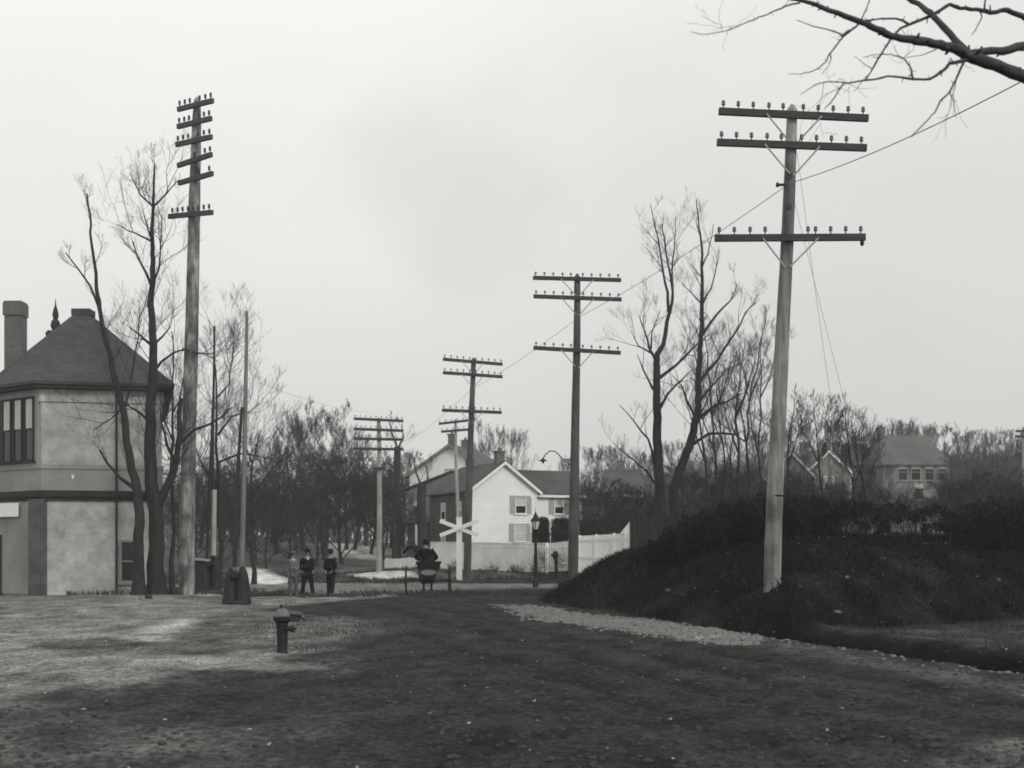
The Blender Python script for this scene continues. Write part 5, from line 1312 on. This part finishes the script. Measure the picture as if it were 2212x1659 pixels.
# mud clods
def clods(name,m,xy,size,sq=.6,zo=0.0):
    n=len(xy); x,y=xy[:,0],xy[:,1]; z=H(x,y)+zo
    t=(1+5**.5)/2
    ico=np.array([(-1,t,0),(1,t,0),(-1,-t,0),(1,-t,0),(0,-1,t),(0,1,t),(0,-1,-t),(0,1,-t),(t,0,-1),(t,0,1),(-t,0,-1),(-t,0,1)])/1.9
    fi=np.array([(0,11,5),(0,5,1),(0,1,7),(0,7,10),(0,10,11),(1,5,9),(5,11,4),(11,10,2),(10,7,6),(7,1,8),(3,9,4),(3,4,2),(3,2,6),(3,6,8),(3,8,9),(4,9,5),(2,4,11),(6,2,10),(8,6,7),(9,8,1)])
    s=size*rs.uniform(.35,1.0,n)**1.5
    V=ico[None]*(1+rs.uniform(-.25,.25,(n,12,1)))*s[:,None,None]*np.stack([rs.uniform(.7,1.4,n),rs.uniform(.7,1.4,n),np.full(n,sq)],1)[:,None,:]
    V+=np.stack([x,y,z],1)[:,None,:]
    Fc=(fi[None]+(np.arange(n)*12)[:,None,None]).reshape(-1,3)
    me=np_mesh(name,V.reshape(-1,3),Fc,smooth=False); o=link(name,me,m); o['kind']='stuff'; return o
xy=rand_xy(5200,8.5,42,-.45,.45); k=(bank_d(xy[:,0],xy[:,1])<.2)&(sdist(xy[:,0],xy[:,1],PATCH[0][1])>.5)&(sdist(xy[:,0],xy[:,1],PATCH[1][1])>.5); clods('mud_clods',M_clod,xy[k],.05)
# stones in the gutter
gp=np.array([p[1] for p in PATCH if p[0]=='gutter'][0]); mn=gp.min(0); mx=gp.max(0)
c=rs.uniform(mn,mx,(42000,2)); k=sdist(c[:,0],c[:,1],[tuple(q) for q in gp])+rs.normal(0,.26,len(c))<.05; c=c[k]; v=(CH*0+c[:,0]*F/c[:,1])+1106; q=(fbm(c[:,0]*1.3,c[:,1]*1.3,3)-.2)*2.2*sstep(1050,1180,v)*sstep(1680,1560,v); c=c[rs.rand(len(c))<q]; clods('gutter_stones',M_peb,c[:4200],.075,.55,.0)
xy=rand_xy(2600,13,30,.05,.45); e=xy[:,0]-road_edge(xy[:,1]); k=np.abs(e+.25+rs.normal(0,.25,len(e)))<.3; clods('roadside_stones',M_peb,xy[k],.055,.6)
xy=rand_xy(500,16,50,0,.45); k=bank_d(xy[:,0],xy[:,1])>.2; clods('bank_stones',M_peb,xy[k][:60],.09,.7,.03)
# rough dry grass on verges and bank
def grass(name,m,n,y0,y1,u0,u1,cond,h0,h1_,w=.004,lean=.6):
    xy=rand_xy(n,y0,y1,u0,u1); x,y=xy[:,0],xy[:,1]; cl=fbm(x*1.1+4,y*1.1,3)
    k=cond(x,y)&(rs.rand(n)<np.clip((cl-.35)*3.5,0.03,1)); x,y=x[k],y[k]; n=len(x)
    base=np.stack([x,y,H(x,y)-.01],1)
    stems(name,m,base,rs.uniform(h0,h1_,n)*(.5+cl[k]),rs.uniform(.1,lean,n),w*(.6+y/22)*rs.uniform(.7,1.3,n))
lawnP=PATCH[0][1]
grass('lawn_grass',M_tuftl,14000,14,46,-.46,-.05,lambda x,y:(sdist(x,y,lawnP)<-.1)&(sdist(x,y,PATCH[4][1])>.1)&(sdist(x,y,PATCH[5][1])>.1),.02,.06,.004)
grass('verge_grass',M_tuft,26000,16,44,-.3,.1,lambda x,y:(np.abs(sdist(x,y,PATCH[6][1]))<1.0),.02,.07)
grass('shelf_grass',M_tuft,60000,14,34,.15,.47,lambda x,y:(x-road_edge(y)>1.5)&(bank_d(x,y)<.3),.03,.10,.004)
grass('bank_grass',mat('bank_dry_grass',.012,.6,5),130000,19,60,.02,.47,lambda x,y:(bank_d(x,y)>.1),.08,.3,.005,.9)
grass('far_grass',M_tuft,50000,45,85,-.36,.08,lambda x,y:(bank_d(x,y)<0)&(np.abs(y-56)>5.5)&(sdist(x,y,PATCH[12][1])>.3)&(sdist(x,y,PATCH[13][1])>.3)&(sdist(x,y,PATCH[14][1])>.3),.06,.2,.006)
# ivy and leaves over the bank face
xy=rand_xy(110000,20,58,.03,.47); d=bank_d(xy[:,0],xy[:,1]); cl=fbm(xy[:,0]*.7,xy[:,1]*.7,3)
k=(d>.35)&(rs.rand(len(d))<np.clip((cl-.3)*3,0,1)*sstep(.3,1.6,d)); xy=xy[k]
scatter_cards('bank_ivy',M_thleaf,xy,.06,'stuff',hrange=rs.rand(len(xy))**1.6*.28*(.4+cl[k]))
xy=rand_xy(900,19,58,.03,.47); d=bank_d(xy[:,0],xy[:,1]); xy=xy[d>.1]; scatter_cards('bank_dead_leaves',mat('bank_dead_leaf',.13,.5,30),xy,.07,'stuff',hrange=(.02,.3),flat=True)
# thicket along the crest: dense stems and small leaves, height follows the surveyed skyline
topx=[1400,1440,1480,1530,1620,1660,1700,1760,1830,1900,1960,2040,2090,2140,2212,2300]
topy=[1180,1152,1125,1104,1084,1078,1070,1075,1092,1100,1104,1104,1096,1086,1084,1082]
def thick(n,y0,y1,size,name,m,gap=True,lift=0.0):
    y=rs.uniform(y0,y1,n); vx=rs.uniform(1400,2330,n); x=(vx-1106)*y/F
    ty=np.interp(vx,topx,topy)+ (fbm(vx*.05,y*.5,4)-.5)*62
    zt=CH-(ty-1180)*y/F; g=H(x,y); hh=np.maximum(zt-g,.15)
    f=rs.rand(n)**1.15; z=f*hh
    vy=1180-(g+z-CH)*F/y
    keep=np.ones(n,bool)
    if gap:
        g1=fbm(vx*.045+7,vy*.05,3)
        jx=(fbm(vy*.03,vx*0+y*.3,3)-.5)*160; jy=(fbm(vx*.02,y*.2+9,3)-.5)*70; gg=sstep(1790,1860,vx+jx)*sstep(2110,2040,vx+jx)*sstep(1090,1112,vy+jy)*sstep(1190,1165,vy+jy)
        keep=rs.rand(n)>gg*np.clip((g1-.27)*7,.55,.995)
    keep&=bank_d(x,y)>.8
    xy=np.stack([x,y],1)[keep]
    return xy,z[keep],hh[keep]
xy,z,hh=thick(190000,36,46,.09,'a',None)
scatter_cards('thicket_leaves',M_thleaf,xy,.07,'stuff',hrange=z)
def thicket_stems(n,y0,y1,m,name):
    S=Segs(); rg=random.Random(9)
    y=rs.uniform(y0,y1,n); vx=rs.uniform(1450,2320,n)
    for vxi,yi in zip(vx,y):
        x=(vxi-1106)*yi/F
        if bank_d(np.array([x]),np.array([yi]))[0]<.8: continue
        g=h1(x,yi); ty=float(np.interp(vxi,topx,topy))-rg.uniform(-14,30)*(1 if rg.random()<.6 else 2.1); L=max(CH-(ty-1180)*yi/F-g,.4)
        if 1835<vxi<2060 and rg.random()<.5: continue
        grow(S,Vector((x,yi,g-.05)),Vector((rg.gauss(0,.22),rg.gauss(0,.22),1)),L*1.05,.011,2,rg,.15,wob=.16,n=5,kids=(3,5),spread=.6,shrink=.45,rmin=.004)
    o=link(name,S.mesh(name,3),m); o['kind']='stuff'
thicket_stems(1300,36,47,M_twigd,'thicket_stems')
# weeds at the foot of the pale fence
def weeds(name,pts,n,h0,h1_,m):
    S=Segs(); rg=random.Random(len(name))
    for _ in range(n):
        i=rg.randrange(len(pts)-1); u=rg.random(); vx=pts[i][0]+(pts[i+1][0]-pts[i][0])*u; Y=pts[i][1]+(pts[i+1][1]-pts[i][1])*u+rg.uniform(-.8,.1)
        if fbm(np.array([vx*.05]),np.array([2.0]),2)[0]<.38: continue
        x=X(vx,Y); grow(S,Vector((x,Y,h1(x,Y)-.03)),Vector((rg.gauss(0,.3),rg.gauss(0,.3),1)),rg.uniform(h0,h1_),.012,1,rg,.1,kids=(3,6),n=4,rmin=.008)
    o=link(name,S.mesh(name,3),m); o['kind']='stuff'
weeds('fence_weeds',[(940,82.5),(1170,74.8)],420,.3,.75,M_twigd)
weeds('fence_back_weeds',[(1168,77.8),(1250,73.5)],1500,.9,1.75,M_bush)
weeds('verge_weeds',[(1160,70),(1235,66)],120,.15,.4,M_twigd)
# far-off woods closing the horizon
def far_woods(name,segs,n,seed,m,r=.03):
    S=Segs(); rg=random.Random(seed)
    for _ in range(n):
        a,b,ta,tb,Y0,Y1=rg.choice(segs); u=rg.random(); vx=a+(b-a)*u; Y=rg.uniform(Y0,Y1); x=X(vx,Y); g=h1(x,Y)
        top=ta+(tb-ta)*u+rg.gauss(0,10)+18*math.sin(vx*.045)+10*math.sin(vx*.11+1); L=max(Z(top,Y)-g,1.2)
        grow(S,Vector((x,Y,g-.2)),Vector((rg.gauss(0,.16),rg.gauss(0,.16),1)),L*.85,.07,2,rg,.3,wob=.12,n=5,kids=(3,5),spread=.6,shrink=.5,rmin=r)
    o=link(name,S.mesh(name,3),m); o['kind']='stuff'
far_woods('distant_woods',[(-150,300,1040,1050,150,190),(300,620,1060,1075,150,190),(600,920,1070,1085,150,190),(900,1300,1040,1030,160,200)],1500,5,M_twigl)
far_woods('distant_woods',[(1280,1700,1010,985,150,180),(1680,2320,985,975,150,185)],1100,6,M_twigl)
# weeping shrub and vine screen by the wing of the white house
def weeping(label,vx,vtop,vbot,Y,hw,n,seed,name='weeping_shrub'):
    rg=random.Random(seed); x=X(vx,Y); g=h1(x,Y); t=thing(name,label,'shrub',(x,Y,g)); top=Z(vtop,Y)-g; bot=Z(vbot,Y)-g; w=hw*Y/F
    mb=MB(); mb.tube([(0,0,-.2),(.05,0,top*.4),(-.05,0,top*.75),(0,0,top*.93)],[.10,.08,.06,.04],8); mb.build('trunk',M_bark,t)
    S=Segs()
    for i in range(n):
        a=rg.uniform(0,2*PI); rr=w*math.sqrt(rg.random()); p=Vector((0,0,top*.9)); e=Vector((rr*math.cos(a),rr*.8*math.sin(a),0)); hz=top*(1-.03*(rr/w)**2)*rg.uniform(.82,1.04)
        prev=p
        for k in range(1,5):
            q=Vector((e.x*k/4,e.y*k/4,p.z+(hz-p.z)*math.sin(PI/2*k/4))); S.add(prev,q,.014,.012); prev=q
        zb=bot+(hz-bot)*rg.random()**2*.6
        m=6
        for k in range(1,m+1):
            q=Vector((e.x*(1+.06*k/m)+rg.uniform(-.06,.06),e.y*(1+.06*k/m),hz+(zb-hz)*k/m)); S.add(prev,q,.017,.014); prev=q
    link('hanging_branches',S.mesh('hanging_branches',3),M_twigd,t)
weeping('dark weeping shrub right beside the gas lamp, hanging over the pickets',1168,1119,1181,78.5,19,330,3)
weeping('dark weeping shrub between the gas lamp and the second pole, over the pickets',1212,1121,1182,77.5,22,380,4)
weeping('low dark weeping shrub just right of the second pole behind the close pickets',1276,1124,1160,80,24,260,5)
# low scrub behind the picket fence toward the bank
for i,(vx,vt,Y,w) in enumerate([(1300,1120,84,1.6),(1340,1108,80,1.5),(1388,1090,78,1.5),(1255,1112,86,1.2)]):
    put(4,vx,vt,Y,f'low bushy shrub, {ords[i]} of those behind the close-set white pickets','shrubs behind the white pickets',w)
# ------------------------------------------------------------------ light, air, camera
sun_el, sun_az = 32.0, 42.0      # degrees: elevation; azimuth measured from -Y (behind the camera) toward +X
w=bpy.data.worlds.new('World'); scene.world=w; w.use_nodes=True; nt=w.node_tree; L=nt.links
for n in list(nt.nodes): nt.nodes.remove(n)
out=N(nt,'ShaderNodeOutputWorld'); bg=N(nt,'ShaderNodeBackground'); L.new(bg.outputs[0],out.inputs[0]); bg.inputs[1].default_value=.1
sky=N(nt,'ShaderNodeTexSky',sky_type='NISHITA'); sky.sun_disc=False; sky.sun_elevation=R(sun_el); sky.sun_rotation=R(180-sun_az); sky.air_density=2; sky.dust_density=6; sky.ozone_density=0
bw=N(nt,'ShaderNodeRGBToBW'); L.new(sky.outputs[0],bw.inputs[0])
tc=N(nt,'ShaderNodeTexCoord'); sx=N(nt,'ShaderNodeSeparateXYZ'); L.new(tc.outputs['Generated'],sx.inputs[0])
# overcast: paler overhead, greyer toward the right-hand horizon
ze=N(nt,'ShaderNodeMapRange'); ze.inputs[1].default_value=0; ze.inputs[2].default_value=.42; ze.inputs[3].default_value=6.5; ze.inputs[4].default_value=8.7; L.new(sx.outputs[2],ze.inputs[0])
xe=N(nt,'ShaderNodeMapRange'); xe.inputs[1].default_value=-.4; xe.inputs[2].default_value=.3; xe.inputs[3].default_value=1.12; xe.inputs[4].default_value=.95; L.new(sx.outputs[0],xe.inputs[0])
m1=N(nt,'ShaderNodeMath',operation='MULTIPLY'); L.new(ze.outputs[0],m1.inputs[0]); L.new(xe.outputs[0],m1.inputs[1])
mp=N(nt,'ShaderNodeMapping'); mp.inputs['Scale'].default_value=(1,1,1.7); mp.inputs['Location'].default_value=(3.1,.7,.35); L.new(tc.outputs['Generated'],mp.inputs[0])
nz=N(nt,'ShaderNodeTexNoise'); nz.inputs['Scale'].default_value=3.2; nz.inputs['Detail'].default_value=3; nz.inputs['Roughness'].default_value=.45; L.new(mp.outputs[0],nz.inputs[0])
nr_=N(nt,'ShaderNodeMapRange'); nr_.inputs[1].default_value=.3; nr_.inputs[2].default_value=.7; nr_.inputs[3].default_value=.95; nr_.inputs[4].default_value=1.05; L.new(nz.outputs['Fac'],nr_.inputs[0])
m2=N(nt,'ShaderNodeMath',operation='MULTIPLY'); L.new(m1.outputs[0],m2.inputs[0]); L.new(nr_.outputs[0],m2.inputs[1])
m3=N(nt,'ShaderNodeMath',operation='MULTIPLY_ADD'); m3.inputs[1].default_value=.04; L.new(bw.outputs[0],m3.inputs[0]); L.new(m2.outputs[0],m3.inputs[2])
tn=N(nt,'ShaderNodeMixRGB',blend_type='MULTIPLY'); tn.inputs[0].default_value=1; tn.inputs[2].default_value=(1.0,.998,.975,1); gm=N(nt,'ShaderNodeVectorMath',operation='DISTANCE'); sd_=P(985,420,1)-Vector((0,0,CH)); sd_.normalize(); L.new(tc.outputs['Generated'],gm.inputs[0]); gm.inputs[1].default_value=tuple(sd_)
n5=N(nt,'ShaderNodeTexNoise'); n5.inputs['Scale'].default_value=9; n5.inputs['Detail'].default_value=3; L.new(tc.outputs['Generated'],n5.inputs[0])
ga=N(nt,'ShaderNodeMath',operation='MULTIPLY_ADD'); ga.inputs[1].default_value=.16; L.new(n5.outputs['Fac'],ga.inputs[0]); L.new(gm.outputs['Value'],ga.inputs[2])
gr=N(nt,'ShaderNodeMapRange'); gr.interpolation_type='SMOOTHSTEP'; gr.inputs[1].default_value=.09; gr.inputs[2].default_value=.2; gr.inputs[3].default_value=.90; gr.inputs[4].default_value=1; L.new(ga.outputs[0],gr.inputs[0])
m4=N(nt,'ShaderNodeMath',operation='MULTIPLY'); L.new(m3.outputs[0],m4.inputs[0]); L.new(gr.outputs[0],m4.inputs[1]); L.new(m4.outputs[0],tn.inputs[1])
L.new(tn.outputs[0],bg.inputs[0])
sd=bpy.data.lights.new('sun','SUN'); sd.energy=1.5; sd.angle=R(14); sd.color=(1,.985,.95)
so=bpy.data.objects.new('sun',sd); COL.objects.link(so)
d=Vector((math.sin(R(sun_az))*math.cos(R(sun_el)), -math.cos(R(sun_az))*math.cos(R(sun_el)), math.sin(R(sun_el))))
so.rotation_euler=(-d).to_track_quat('-Z','Y').to_euler(); so.location=(0,0,40)

# air
mb=MB(); mb.box((0,450,16),(2900,1160,52)); hz=mb.build('haze',None)
hz['kind']='stuff'
hm=bpy.data.materials.new('haze_air'); hm.use_nodes=True; nt=hm.node_tree
for n in list(nt.nodes): nt.nodes.remove(n)
o=N(nt,'ShaderNodeOutputMaterial'); v=N(nt,'ShaderNodeVolumePrincipled'); v.inputs['Color'].default_value=(.93,.93,.92,1); v.inputs['Density'].default_value=.00065; v.inputs['Anisotropy'].default_value=.3
nt.links.new(v.outputs[0],o.inputs['Volume']); hz.data.materials.append(hm)

cd=bpy.data.cameras.new('camera'); co=bpy.data.objects.new('camera',cd); COL.objects.link(co)
co.location=(0,0,CH); co.rotation_euler=(R(90),0,0)
cd.sensor_fit='HORIZONTAL'; cd.sensor_width=36; cd.lens=36*F/2212; cd.shift_y=350.5/2212; cd.clip_end=3000; cd.clip_start=.1
cd.dof.use_dof=True; cd.dof.focus_distance=26; cd.dof.aperture_fstop=1.7
scene.camera=co
scene.view_settings.view_transform='Standard'; scene.view_settings.look='None'; scene.view_settings.exposure=0; scene.view_settings.gamma=1
scene.cycles.filter_width=1.7
scene.cycles.max_bounces=6; scene.cycles.diffuse_bounces=3; scene.cycles.volume_bounces=1; scene.cycles.transparent_max_bounces=8
scene.cycles.use_denoising=True
